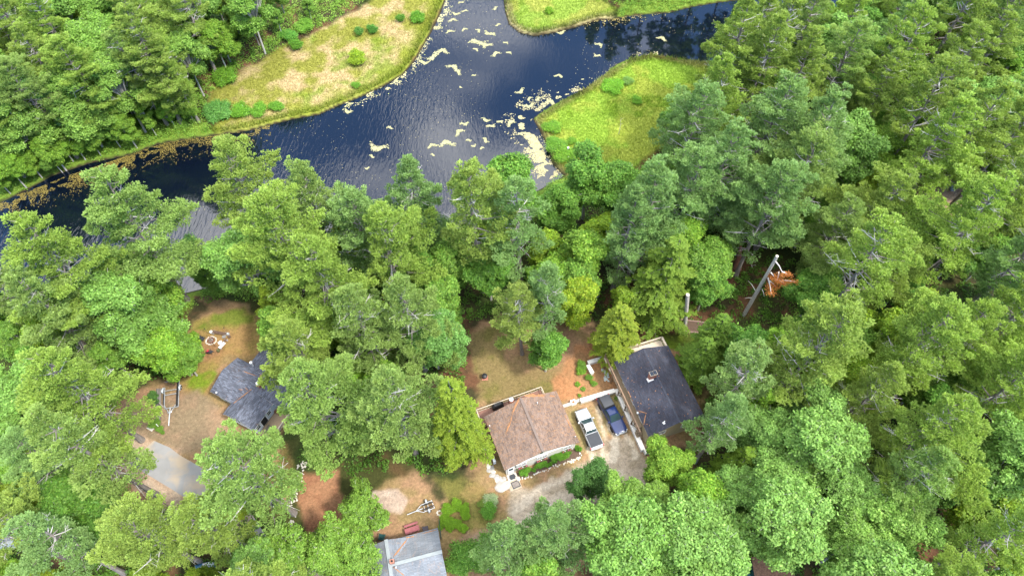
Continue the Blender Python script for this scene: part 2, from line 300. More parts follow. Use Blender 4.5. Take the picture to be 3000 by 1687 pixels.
ZONES = [  # polygon (photo points), colour a, colour b, edge softness, edge waviness
 ('yard', [(230, 1000), (460, 940), (455, 880), (480, 790), (560, 750), (670, 780), (720, 900), (740, 1100), (740, 1280), (800, 1330), (1000, 1180), (1180, 1240), (1190, 830), (1260, 790), (1500, 810), (1560, 850), (1780, 850), (1760, 1100), (1700, 1160), (1650, 1300), (1450, 1470), (1300, 1560), (870, 1560), (870, 1300), (700, 1300), (560, 1240), (500, 1300), (430, 1280), (380, 1340), (280, 1290), (250, 1150)], (.34, .205, .115), (.27, .19, .085), 1.2, 2.5),
 ('lawn', [(455, 900), (480, 800), (560, 770), (655, 790), (680, 860), (640, 905), (570, 900), (545, 950), (540, 1000), (470, 990), (440, 960)], (.27, .22, .06), (.32, .20, .08), .8, 1.6),
 ('lawn', [(560, 770), (655, 785), (640, 815), (520, 830), (485, 830)], (.16, .20, .03), (.22, .20, .05), .8, 1.2),
 ('brt', [(500, 1000), (470, 960), (520, 925), (560, 930), (545, 960)], (.17, .26, .02), (.22, .20, .04), .5, 1.2),
 ('brown', [(470, 900), (500, 870), (560, 870), (575, 885), (530, 910), (490, 930)], (.27, .15, .07), (.30, .17, .08), .8, 1.2),
 ('drive', [(455, 985), (540, 995), (590, 1060), (640, 1110), (560, 1150), (440, 1130), (330, 1110), (270, 1080), (310, 1010)], (.30, .20, .125), (.24, .18, .11), .8, 1.6),
 ('sand', [(265, 1075), (320, 1055), (360, 1085), (420, 1115), (450, 1130), (440, 1180), (480, 1270), (450, 1300), (380, 1260), (320, 1210), (300, 1130)], (.50, .38, .27), (.40, .27, .18), .7, 1.4),
 ('lawn2', [(1190, 840), (1250, 830), (1310, 940), (1420, 940), (1430, 1010), (1190, 1015)], (.17, .15, .045), (.22, .165, .07), .8, 1.8),
 ('needle', [(1440, 860), (1540, 845), (1570, 1000), (1400, 1010), (1390, 960)], (.38, .185, .085), (.30, .17, .08), .8, 2.),
 ('park', [(1415, 1015), (1560, 980), (1655, 1140), (1560, 1160), (1460, 1185), (1430, 1100)], (.26, .21, .09), (.33, .20, .11), .6, 1.6),
 ('drive', [(1275, 1200), (1340, 1225), (1455, 1165), (1500, 1130), (1530, 1100), (1540, 1100), (1590, 1120), (1625, 1150), (1680, 1200), (1600, 1240), (1560, 1280), (1500, 1320), (1400, 1310), (1300, 1330), (1265, 1260)], (.44, .36, .265), (.31, .25, .17), .7, 1.4),
 ('rut', [(1505, 1010), (1520, 1060), (1535, 1100), (1550, 1150), (1530, 1160), (1515, 1110), (1500, 1060)], (.5, .42, .3), (.36, .28, .19), .35, .6),
 ('green', [(1090, 1200), (1270, 1215), (1275, 1300), (1230, 1340), (1150, 1345), (1110, 1300)], (.16, .15, .04), (.26, .18, .07), .8, 2.2),
 ('drive', [(1170, 1345), (1270, 1310), (1290, 1380), (1230, 1400), (1160, 1370)], (.34, .25, .17), (.24, .16, .10), .8, 2.),
 ('green', [(690, 1090), (740, 1080), (750, 1200), (700, 1280), (680, 1200)], (.13, .15, .03), (.24, .15, .06), .8, 2.),
 ('ndl', [(750, 1190), (860, 1170), (900, 1300), (870, 1370), (780, 1340), (745, 1260)], (.28, .13, .07), (.33, .17, .09), .8, 1.5),
 ('ring', [(905, 1260), (940, 1230), (1000, 1235), (1020, 1260), (1010, 1290), (940, 1300), (900, 1290)], (.52, .42, .33), (.44, .33, .25), .4, .8),
 ('green', [(1650, 840), (1770, 830), (1760, 880), (1700, 890)], (.11, .17, .015), (.09, .12, .02), .8, 1.6),
 ('sandR', [(2340, 470), (2420, 440), (2470, 500), (2440, 560), (2390, 540)], (.5, .36, .24), (.38, .24, .15), .8, 2.),
 ('sandR', [(2310, 475), (2350, 455), (2380, 480), (2340, 510)], (.42, .28, .18), (.38, .24, .15), .8, 2.),
 ('track', [(2010, 1270), (2090, 1240), (2110, 1290), (2070, 1320), (2020, 1300)], (.36, .27, .19), (.3, .17, .10), .7, 1.4),
 ('ndl', [(1990, 1290), (2110, 1270), (2110, 1350), (2040, 1390), (1990, 1350)], (.24, .11, .065), (.18, .09, .05), .8, 1.5),
 ('ndl', [(2120, 1110), (2160, 1100), (2160, 1160), (2110, 1160)], (.20, .12, .08), (.18, .09, .05), .8, 1.5),
 ('beach', [(500, 745), (560, 735), (600, 770), (520, 790)], (.28, .18, .09), (.22, .15, .07), .7, 1.6),
 ('drive', [(700, 1400), (860, 1380), (830, 1480), (720, 1480)], (.3, .27, .24), (.24, .2, .16), .8, 2.),
]
for nm, poly, ca, cb, soft, wav in ZONES:
    p = [D(x, y) for x, y in poly]; d = sdist(GXf, GYf, p)+wx*wav*2.2
    c = mixc(np.tile(A(*ca), (len(GXf), 1)), A(*cb), sstep(.38, .62, mid*.6+fine*.4)); col = mixc(col, c, 1-sstep(-soft, soft*.4, d))
# wheel ruts and pale streaks on the drive
def line_mask(pts, wid, seed):
    d = np.full(len(GXf), 1e9)
    for (x1, y1), (x2, y2) in zip(pts[:-1], pts[1:]):
        ex, ey = x2-x1, y2-y1; t = np.clip(((GXf-x1)*ex+(GYf-y1)*ey)/(ex*ex+ey*ey), 0, 1); d = np.minimum(d, np.hypot(GXf-x1-t*ex, GYf-y1-t*ey))
    return 1-sstep(wid*.4, wid, d+(fbm(GXf, GYf, .9, seed)-.5)*wid*1.6)
for pts, wd, cc in (([(2060, 1140+60), (2080, 1290), (2060, 1400)], .0, 0),):
    pass
for zp, wd, k in (([(520, 1060), (560, 1200), (520, 1449)], .75, .9), ([(640, 1150), (720, 1250), (760, 1400)], .6, .75), ([(270, 1310), (310, 1380), (330, 1449)], .5, .8), ([(420, 1280), (430, 1449)], .45, .6)):
    col = mixc(col, A(.60, .52, .40), line_mask([Z5(*q, ZK) for q in zp], wd, 77)*k)
for dp, wd, k in (([(1290, 1290), (1360, 1225), (1450, 1190), (1560, 1190)], .8, .55), ([(1310, 1320), (1400, 1250), (1530, 1215)], .6, .4)):
    col = mixc(col, A(.58, .50, .39), line_mask([D(*q) for q in dp], wd, 79)*k)
# marshes
dl, dt, dr, dwat = (sdist(GXf, GYf, m) for m in (marshL, marshT, marshR, river))
strk = fbm(GXf*.6+GYf*.8, GYf*.6-GXf*.8, 5, 61); strk2 = fbm(GXf, GYf, 2.2, 71); tall = fbm(GXf, GYf, 11, 81)
cl = mixc(np.tile(A(.27, .27, .05), (len(GXf), 1)), A(.48, .37, .19), sstep(.44, .54, strk*.5+strk2*.1+tall*.4)); cl = mixc(cl, A(.20, .27, .03), sstep(.55, .66, tall*.7+strk2*.3)*.8)
edge = np.clip(-np.maximum(dl, -dwat*-1.), 0, 9); ew = sstep(4.5, .5, dwat+wx*5); cl = mixc(cl, A(.25, .29, .035), ew*.85)
col = mixc(col, cl, 1-sstep(-1.2, .4, dl+wx*3))
cr_ = mixc(np.tile(A(.25, .38, .045), (len(GXf), 1)), A(.33, .39, .06), sstep(.42, .6, strk)); cr_ = mixc(cr_, A(.17, .28, .02), sstep(.54, .64, strk2*.6+tall*.4)*.8)
cr_ = mixc(cr_, A(.45, .38, .17), sstep(1.6, .2, dwat+wx*1.5)*.7)
col = mixc(col, cr_, 1-sstep(-1.2, .4, dr+wx*3)); col = mixc(col, cr_*A(1.05, .98, 1.3), 1-sstep(-1.2, .4, dt+wx*3))
bk_ = sstep(5.5, 2., dwat+wx*5)*(dl > 0)*(dr > 0)*(dt > 0)*(sdist(GXf, GYf, [D(*q) for q in [(480, 735), (620, 735), (620, 800), (480, 800)]]) > 0); col = mixc(col, A(.16, .25, .03), bk_*.9)
col = col*.78
col = mixc(col, A(.03, .022, .012), sstep(.0, -.35, dwat))
me = bpy.data.meshes.new('ground'); nx, ny = len(gx), len(gy)
me.vertices.add(nx*ny); me.vertices.foreach_set('co', np.stack([GXf, GYf, GZ+(fine-.5)*.10*near*(dwat > -.1)], 1).astype(np.float32).ravel())
ii = (np.arange(ny-1)[:, None]*nx+np.arange(nx-1)[None]).ravel(); q = np.stack([ii, ii+1, ii+1+nx, ii+nx], 1).astype(np.int32)
me.loops.add(q.size); me.loops.foreach_set('vertex_index', q.ravel()); me.polygons.add(len(q)); me.polygons.foreach_set('loop_start', np.arange(0, q.size, 4, dtype=np.int32))
ca = me.color_attributes.new('Col', 'FLOAT_COLOR', 'POINT'); ca.data.foreach_set('color', np.concatenate([col, np.ones((len(col), 1))], 1).astype(np.float32).ravel())
me.update(calc_edges=True)
me.polygons.foreach_set('use_smooth', [True]*len(me.polygons))
gm = bpy.data.materials.new('ground'); gm.use_nodes = True; nt = gm.node_tree; b = nt.nodes['Principled BSDF']; N = nt.nodes.new; L = nt.links.new
b.inputs['Roughness'].default_value = .95; b.inputs['Specular IOR Level'].default_value = .15
at = N('ShaderNodeAttribute'); at.attribute_name = 'Col'; tc = N('ShaderNodeTexCoord')
n1 = N('ShaderNodeTexNoise'); n1.inputs['Scale'].default_value = 2.6; n1.inputs['Detail'].default_value = 8; n1.inputs['Roughness'].default_value = .7; n1.inputs['Distortion'].default_value = .6; L(tc.outputs['Object'], n1.inputs['Vector'])
n2 = N('ShaderNodeTexNoise'); n2.inputs['Scale'].default_value = 11; n2.inputs['Detail'].default_value = 4; L(tc.outputs['Object'], n2.inputs['Vector'])
r1 = N('ShaderNodeMapRange'); r1.inputs['From Min'].default_value = .3; r1.inputs['From Max'].default_value = .7; r1.inputs['To Min'].default_value = .62; r1.inputs['To Max'].default_value = 1.38; L(n1.outputs[0], r1.inputs[0])
r2 = N('ShaderNodeMapRange'); r2.inputs['From Min'].default_value = .3; r2.inputs['From Max'].default_value = .7; r2.inputs['To Min'].default_value = .8; r2.inputs['To Max'].default_value = 1.2; L(n2.outputs[0], r2.inputs[0])
mm = N('ShaderNodeMath'); mm.operation = 'MULTIPLY'; L(r1.outputs[0], mm.inputs[0]); L(r2.outputs[0], mm.inputs[1])
vs = N('ShaderNodeVectorMath'); vs.operation = 'SCALE'; L(at.outputs['Color'], vs.inputs[0]); L(mm.outputs[0], vs.inputs['Scale'])
n3 = N('ShaderNodeTexNoise'); n3.inputs['Scale'].default_value = 4.2; n3.inputs['Detail'].default_value = 9; n3.inputs['Roughness'].default_value = .8; n3.inputs['Distortion'].default_value = 1.5; L(tc.outputs['Object'], n3.inputs['Vector'])
r3 = N('ShaderNodeMapRange'); r3.inputs['From Min'].default_value = .53; r3.inputs['From Max'].default_value = .66; r3.inputs['To Max'].default_value = .5; L(n3.outputs[0], r3.inputs[0])
hi = N('ShaderNodeVectorMath'); hi.operation = 'MULTIPLY'; hi.inputs[1].default_value = (1.9, 1.7, 1.6); L(vs.outputs[0], hi.inputs[0])
m3 = N('ShaderNodeMixRGB'); L(r3.outputs[0], m3.inputs[0]); L(vs.outputs[0], m3.inputs[1]); L(hi.outputs[0], m3.inputs[2]); L(m3.outputs[0], b.inputs['Base Color'])
bp = N('ShaderNodeBump'); bp.inputs['Strength'].default_value = .6; bp.inputs['Distance'].default_value = .08; L(n1.outputs[0], bp.inputs['Height']); L(bp.outputs[0], b.inputs['Normal'])
me.materials.append(gm); go = bpy.data.objects.new('ground', me); sc.collection.objects.link(go); struct(go)
# water
wm = bpy.data.materials.new('river_water'); wm.use_nodes = True; nt = wm.node_tree; b = nt.nodes['Principled BSDF']; N = nt.nodes.new; L = nt.links.new
b.inputs['Base Color'].default_value = (.002, .004, .009, 1); b.inputs['Roughness'].default_value = .05; b.inputs['IOR'].default_value = 1.76
tc = N('ShaderNodeTexCoord'); mp = N('ShaderNodeMapping'); mp.inputs['Rotation'].default_value = (0, 0, R(-62)); mp.inputs['Scale'].default_value = (1, .28, 1); L(tc.outputs['Object'], mp.inputs[0])
n1 = N('ShaderNodeTexNoise'); n1.inputs['Scale'].default_value = 1.9; n1.inputs['Detail'].default_value = 3; n1.inputs['Distortion'].default_value = .8; L(mp.outputs[0], n1.inputs['Vector'])
n2 = N('ShaderNodeTexNoise'); n2.inputs['Scale'].default_value = .05; n2.inputs['Detail'].default_value = 2; L(tc.outputs['Object'], n2.inputs['Vector'])
sx = N('ShaderNodeSeparateXYZ'); L(tc.outputs['Object'], sx.inputs[0])
rg = N('ShaderNodeMapRange'); rg.inputs['From Min'].default_value = 5; rg.inputs['From Max'].default_value = -75; rg.inputs['To Min'].default_value = .12; rg.inputs['To Max'].default_value = 1.; L(sx.outputs[0], rg.inputs[0])
rw_ = N('ShaderNodeMapRange'); rw_.inputs['From Min'].default_value = .42; rw_.inputs['From Max'].default_value = .62; rw_.inputs['To Min'].default_value = .35; rw_.inputs['To Max'].default_value = 1.1; L(n2.outputs[0], rw_.inputs[0]); mk = N('ShaderNodeMath'); mk.operation = 'MULTIPLY'; L(rg.outputs[0], mk.inputs[0]); L(rw_.outputs[0], mk.inputs[1]); ml = N('ShaderNodeMath'); ml.operation = 'MULTIPLY'; L(n1.outputs[0], ml.inputs[0]); L(mk.outputs[0], ml.inputs[1])
bp = N('ShaderNodeBump'); bp.inputs['Strength'].default_value = .8; bp.inputs['Distance'].default_value = .12; L(ml.outputs[0], bp.inputs['Height']); L(bp.outputs[0], b.inputs['Normal'])
m = MB(); m.face([(-400, -100, WZ), (400, -100, WZ), (400, 600, WZ), (-400, 600, WZ)]); struct(m.build('water', wm))

# ------------------------------------------------------------------ leaf clouds
def unit(v): return v/np.maximum(np.linalg.norm(v, axis=-1, keepdims=True), 1e-6)
def blades(b, d, ln, wd, r):
    """rhombic blades from base b along d"""
    n = len(b); side = unit(np.cross(d, unit(np.array([0, 0, 1.1])+r.normal(size=(n, 3))*.55)))*wd[:, None]/2
    tip = b+d*ln[:, None]; midp = b+d*(ln*.5)[:, None]
    return np.stack([b, midp+side, tip, midp-side], 1)
def pine_mesh(seed, Hh=26., Rr=4.8, base=.36, dens=1., gap=.18, narrow=1.):
    shp = [.58, .8, .66, .95, .55, .72, .62][seed % 7]
    r = np.random.default_rng(seed); rr = random.Random(seed); tb = MB(); db = MB()
    bend = [(0, 0, 0)]; bx, by = rr.uniform(-.4, .4), rr.uniform(-.4, .4)
    def ax(z): t = z/Hh; return (bx*math.sin(t*3)+.2*bx*math.sin(t*9), by*math.sin(t*2.6), z)
    zs = [Hh*i/12 for i in range(13)]; tb.tube([ax(z) for z in zs], [.34*(1-z/Hh)**.8+.03+.12*(z == 0) for z in zs], 8)
    C = []; z = base*Hh
    lobes = [(rr.uniform(0, 6.28), rr.uniform(.15, .45)) for _ in range(3)]
    while z < Hh-.6:
        t = (z/Hh-base)/(1-base); prof = (.66+.5*min(t/.3, 1))*(1-t)**shp+.08
        nb = rr.randint(4, 5) if t < .85 else 4; a0 = rr.uniform(0, 6.28)
        for k in range(nb):
            if rr.random() < gap*(1.7-t*1.6): continue
            a = a0+k*2*math.pi/nb+rr.uniform(-.3, .3)
            lob = 1+sum(q*math.cos(a-p) for p, q in lobes)*.45
            Lb = Rr*prof*lob*rr.uniform(.5, 1.4)*narrow; el = R(-6+30*t+20*max(0, t-.8)*5*.4)+rr.uniform(-.12, .12)
            o = Vector(ax(z)); dh = Vector((math.cos(a), math.sin(a), 0))
            def pt(s): return o+dh*(Lb*s*math.cos(el))+Vector((0, 0, Lb*s*math.sin(el)+.10*Lb*s*s*1.4-.03*Lb*s))
            if Lb > 1.6: tb.tube([pt(0), pt(.4), pt(.8)], [.07+.012*Lb*(1-t*.5), .05, .02], 5, cap=False)
            wdt = .24*Lb+.24; nc = max(5, int(Lb*(wdt*2)*1.9*dens)+3)
            for j in range(nc):
                s = rr.uniform(.28, 1.05)**.8; s = min(s, 1.05); lat = rr.uniform(-1, 1)*wdt*min(1.25, .12+(1.08-s)*2.6)
                p = pt(s)+Vector((-dh.y, dh.x, 0))*lat; p.z += rr.uniform(-.12, .22)+.12*abs(lat)
                dd = (dh*(.9)+Vector((-dh.y, dh.x, 0))*lat/wdt*.7).normalized()
                C.append((p.x, p.y, p.z, dd.x, dd.y, .35+t*.5, rr.uniform(.30, .56)*(1.1-.3*(s > .85)), s))
        z += rr.uniform(1.15, 1.95)*(1.15-.5*t)
    for j in range(10): C.append((ax(Hh-.5)[0]+rr.uniform(-.4, .4), ax(Hh-.5)[1]+rr.uniform(-.4, .4), Hh-rr.uniform(0, 1.2), 0, 0, 1, .35, 1))
    # bare limbs below the crown
    for k in range(rr.randint(7, 12)):
        zz = rr.uniform(base*.55, base+.16)*Hh; a = rr.uniform(0, 6.28); l = rr.uniform(1.0, 3.0); o = Vector(ax(zz)); d = Vector((math.cos(a), math.sin(a), rr.uniform(-.15, .25)))
        p1 = o+d*l*.5; p2 = o+d*l+Vector((0, 0, rr.uniform(-.3, .2))); db.tube([o, p1, p2], [.05, .035, .012], 4, cap=False)
        for _ in range(4):
            s = o+(p2-o)*rr.uniform(.35, .9); q = s+Vector((rr.uniform(-1, 1), rr.uniform(-1, 1), rr.uniform(-.2, .4)))*l*.3; db.tube([s, q], [.022, .008], 3, cap=False)
    for k in range(15):      # bare limb ends showing in the crown
        zz = rr.uniform(base+.1, .85)*Hh; a = rr.uniform(0, 6.28); t = (zz/Hh-base)/(1-base); l = Rr*(1-t)**.6*rr.uniform(.75, 1.1); o = Vector(ax(zz))
        d = Vector((math.cos(a), math.sin(a), rr.uniform(.1, .35))); p1 = o+d*l*.6; p2 = o+d*l+Vector((0, 0, .3)); db.tube([o, p1, p2], [.075, .055, .02], 4, cap=False)
        for _ in range(5):
            s = o+(p2-o)*rr.uniform(.5, .95); q = s+Vector((rr.uniform(-1, 1), rr.uniform(-1, 1), rr.uniform(0, .6)))*.9; db.tube([s, q], [.022, .008], 3, cap=False)
    C = np.array(C); per = 14; n = len(C)*per; Cr = np.repeat(C, per, 0)
    off = unit(r.normal(size=(n, 3))+np.array([0, 0, .35]))*(r.random(n)**.33)[:, None]*Cr[:, 6:7]*np.array([1.05, 1.05, .42]); pos = Cr[:, :3]+off
    q = []; cc = []
    nb = 4
    P_ = np.repeat(pos, nb, 0); O_ = np.repeat(off/Cr[:, 6:7], nb, 0); Cx = np.repeat(Cr, nb, 0); m_ = len(P_)
    dirv = unit(np.stack([Cx[:, 3], Cx[:, 4], Cx[:, 5]], 1)*.55+O_*.9+np.array([0, 0, .45])+r.normal(size=(m_, 3))*.55)
    ln = r.uniform(.20, .34, m_); wd = r.uniform(.09, .15, m_)
    Q = blades(P_, dirv, ln, wd, r)
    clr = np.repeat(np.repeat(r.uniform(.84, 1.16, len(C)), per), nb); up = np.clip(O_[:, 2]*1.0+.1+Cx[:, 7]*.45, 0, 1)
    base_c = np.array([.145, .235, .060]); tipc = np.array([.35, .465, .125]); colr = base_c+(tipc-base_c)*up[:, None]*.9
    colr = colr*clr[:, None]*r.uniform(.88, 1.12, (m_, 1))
    return tb, db, Q, colr
def broad_mesh(seed, Hh=12., Rr=3.6, leaf=.26, nblob=15, dens=1., flat=.8, col=(.115, .245, .03), tip=(.25, .39, .06), spread=1.):
    r = np.random.default_rng(seed); rr = random.Random(seed); tb = MB(); db = MB(); B = []
    zc = Hh*.62
    for k in range(nblob):
        a = k*2.4+rr.uniform(-.5, .5); u = rr.random()**.5; zz = rr.uniform(-.75, 1.); ra = math.sqrt(max(0, 1-zz*zz*.85))*u
        br = Rr*rr.uniform(.26, .42); B.append((Rr*.78*ra*math.cos(a)*spread, Rr*.78*ra*math.sin(a)*spread, zc+zz*(Hh-zc-br*.6)*.95, br))
    B.append((0, 0, Hh-Rr*.35, Rr*.32))
    for x, y, z, b0 in list(B):
        for _ in range(4):
            d = Vector((rr.uniform(-1, 1), rr.uniform(-1, 1), rr.uniform(-.1, 1))).normalized()*b0*rr.uniform(.75, 1.1); B.append((x+d.x, y+d.y, min(z+d.z*.8, Hh), b0*rr.uniform(.30, .5)))
    top = Vector((0, 0, Hh*.45)); tb.tube([(0, 0, 0), (.05, .03, Hh*.25), top], [.20, .15, .12], 7)
    for x, y, z, br in B:
        p = Vector((x, y, z)); mid = top.lerp(p, .5)+Vector((rr.uniform(-.3, .3), rr.uniform(-.3, .3), -.2)); tb.tube([top-Vector((0, 0, Hh*.1*rr.random())), mid, p], [.09, .055, .02], 5, cap=False)
        for _ in range(3):
            q = p+Vector((rr.uniform(-1, 1), rr.uniform(-1, 1), rr.uniform(0, 1)))*br*.95; tb.tube([p, q], [.025, .01], 3, cap=False)
    Ps = []; Ns = []; cl = []
    for x, y, z, br in B:
        nt_ = int(92*dens*(br/1.5)**2*4*.55)+9; d = unit(r.normal(size=(nt_, 3))*np.array([1, 1, .9])+np.array([0, 0, .28])); rad = br*(1-.45*r.random(nt_)**1.8)
        c = np.array([x, y, z])+d*rad[:, None]*np.array([1, 1, flat]); Ps.append(c); Ns.append(d); cl.append(np.full(nt_, rr.uniform(.85, 1.15)))
    Ps = np.concatenate(Ps); Ns = np.concatenate(Ns); cl = np.concatenate(cl); per = 9; n = len(Ps)*per
    P_ = np.repeat(Ps, per, 0)+r.normal(size=(n, 3))*.17; Nn = unit(np.repeat(Ns, per, 0)*.7+np.array([0, 0, .75])+r.normal(size=(n, 3))*.5)
    t1 = unit(np.cross(Nn, unit(r.normal(size=(n, 3))))); t2 = np.cross(Nn, t1); s = r.uniform(.7, 1.25, n)[:, None]*leaf
    t3 = t1*s*.62; Q = np.stack([P_-t3, P_+t2*s*.36, P_+t3, P_-t2*s*.36], 1)
    h = np.clip((P_[:, 2]-Hh*.35)/(Hh*.65), 0, 1); mixv = (r.random(n)**2)[:, None]
    c = np.array(col)+(np.array(tip)-np.array(col))*np.clip(mixv, 0, 1); c = c*np.repeat(cl*r.uniform(.78, 1.2, len(cl)), per)[:, None]*r.uniform(.85, 1.15, (n, 1))
    return tb, db, Q, c
def hemlock_mesh(seed, Hh=16., Rr=3.4, base=.12):
    r = np.random.default_rng(seed); rr = random.Random(seed); tb = MB(); db = MB(); C = []
    tb.tube([(0, 0, 0), (.1, 0, Hh*.5), (0, 0, Hh)], [.24, .15, .02], 7); z = base*Hh
    while z < Hh-.3:
        t = (z/Hh-base)/(1-base); nb = rr.randint(4, 6); a0 = rr.uniform(0, 6.28)
        for k in range(nb):
            if rr.random() < .12: continue
            a = a0+k*6.283/nb+rr.uniform(-.35, .35); Lb = Rr*(1-t)**.62*rr.uniform(.5, 1.3)+.25; dh = Vector((math.cos(a), math.sin(a), 0)); sd = Vector((-dh.y, dh.x, 0)); o = Vector((0, 0, z))
            def pt(s): return o+dh*Lb*s+Vector((0, 0, Lb*(.28*s-.38*s*s)))
            if Lb > 1: tb.tube([pt(0), pt(.5), pt(.9)], [.05, .035, .012], 4, cap=False)
            for j in range(int(5+Lb*6)):
                s = rr.uniform(.2, 1.); sg = rr.choice((-1, 1)); l2 = (.42*Lb*(1.05-s)+.35)*rr.uniform(.6, 1.1); p = pt(s); dd = (dh*.75+sd*sg*.8).normalized()
                ns = max(2, int(l2/.16))
                for i in range(ns):
                    f = (i+.5)/ns; q = p+dd*l2*f+Vector((0, 0, -.16*l2*f*f)); C.append((q.x, q.y, q.z, dd.x, dd.y, -.18, 1-f, t))
        z += rr.uniform(.38, .62)
    C = np.array(C); per = 6; n = len(C)*per; Cr = np.repeat(C, per, 0)
    pos = Cr[:, :3]+r.normal(size=(n, 3))*np.array([.07, .07, .035]); d = unit(Cr[:, 3:6]+r.normal(size=(n, 3))*np.array([.65, .65, .2]))
    ln = r.uniform(.16, .28, n); wd = r.uniform(.05, .085, n); side = unit(np.cross(d, np.array([0, 0, 1.])+r.normal(size=(n, 3))*.35))*wd[:, None]
    Q = np.stack([pos, pos+d*(ln*.5)[:, None]+side, pos+d*ln[:, None], pos+d*(ln*.5)[:, None]-side], 1)
    c = np.array([.155, .245, .024])+(np.array([.24, .31, .035])-np.array([.155, .245, .024]))*(1-Cr[:, 6:7])*r.uniform(.5, 1, (n, 1)); c = c*r.uniform(.85, 1.15, (n, 1))
    return tb, db, Q, c

PROTO = {}
def make_proto(kind, key, built, mat_leaf, mat_trunk, name):
    tb, db, Q, c = built; tb.raw(db.v, db.f, 1); tr = tb.build('trunk', [mat_trunk, DEADW], smooth=True); sc.collection.objects.unlink(tr)
    cr = npmesh('crown', Q, c, mat_leaf, link=False); parts = [tr, cr]
    PROTO.setdefault(kind, []).append((parts, key, name))
PH = 26.
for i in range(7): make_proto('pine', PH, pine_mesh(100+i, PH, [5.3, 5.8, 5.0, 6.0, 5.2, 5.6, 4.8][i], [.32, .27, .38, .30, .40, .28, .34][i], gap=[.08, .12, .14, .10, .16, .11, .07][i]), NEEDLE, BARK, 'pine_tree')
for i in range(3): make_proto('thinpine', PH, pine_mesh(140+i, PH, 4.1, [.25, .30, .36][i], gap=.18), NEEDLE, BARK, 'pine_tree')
for i in range(6): make_proto('broad', 12., broad_mesh(200+i, 12., [3.7, 3.3, 4.1, 3.5, 3.9, 3.0][i], .25, [17, 14, 20, 15, 18, 12][i]), LEAF, BARKL, 'broadleaf_tree')
for i in range(3): make_proto('oak', 15., broad_mesh(230+i, 15., [4.8, 4.4, 5.0][i], .24, [20, 18, 22][i], dens=.62, flat=.6, spread=1.15, col=(.14, .27, .05), tip=(.26, .42, .10)), LEAF, BARKL, 'broadleaf_tree')
for i in range(3): make_proto('airy', 12., broad_mesh(250+i, 12., [4.6, 4.2, 4.8][i], .24, [24, 20, 26][i], dens=.24, flat=.5, spread=1.25, col=(.13, .26, .04), tip=(.24, .38, .08)), LEAF, BARKL, 'broadleaf_tree')
for i in range(3): make_proto('hemlock', 16., hemlock_mesh(260+i, 16., [3.6, 3.2, 3.9][i]), NEEDLE, BARK, 'hemlock_tree')
for i in range(3): make_proto('birch', 11., broad_mesh(280+i, 11., 2.1, .2, 13, dens=.8, flat=1.1, col=(.08, .17, .035), tip=(.15, .26, .06)), LEAF, BARKL, 'broadleaf_tree')
for i in range(3): make_proto('shrub', 1.6, broad_mesh(300+i, 1.6, 1.05, .12, 8, dens=2.2, flat=.9), LEAF, BARKL, 'shrub')
TREES = []
def put_tree(kind, x, y, h, tint=(1, 1, 1), wid=1., var=None, info=None, rz=None):
    ps = PROTO[kind]; parts, key, name = ps[(var if var is not None else rng.integers(len(ps))) % len(ps)]
    s = h/key; root = bpy.data.objects.new(name, None); sc.collection.objects.link(root)
    root.location = (x, y, hz(x, y)-.05); root.rotation_euler = (R(rng.uniform(-2, 2)), R(rng.uniform(-2, 2)), rng.uniform(0, 6.28) if rz is None else rz)
    sw = s*wid; root.scale = (sw, sw, s); root.empty_display_size = .5
    for p in parts:
        o = p.copy(); sc.collection.objects.link(o); o.parent = root; o.color = tuple(tint)+(1,)
    TREES.append(dict(root=root, kind=kind, x=x, y=y, h=h, tint=tint, info=info)); return root
def apex_tree(kind, ax, ay, h, tint=(1, 1, 1), wid=1., var=None, info=None):
    if kind == 'hemlock' and h > 22: wid = .74; h = 23
    x, y = D(ax, ay, h); z0 = hz(x, y); x, y = D(ax, ay, h+z0); return put_tree(kind, x, y, h, tint, wid, var, info)
YEL = (1.10, 1.05, .85); LIM = (1.1, 1.1, .8); MIDT = (1, 1, 1); BLU = (.90, 1.0, 1.22); DRK = (.76, .88, .85); BRT = (1.12, 1.06, .85)
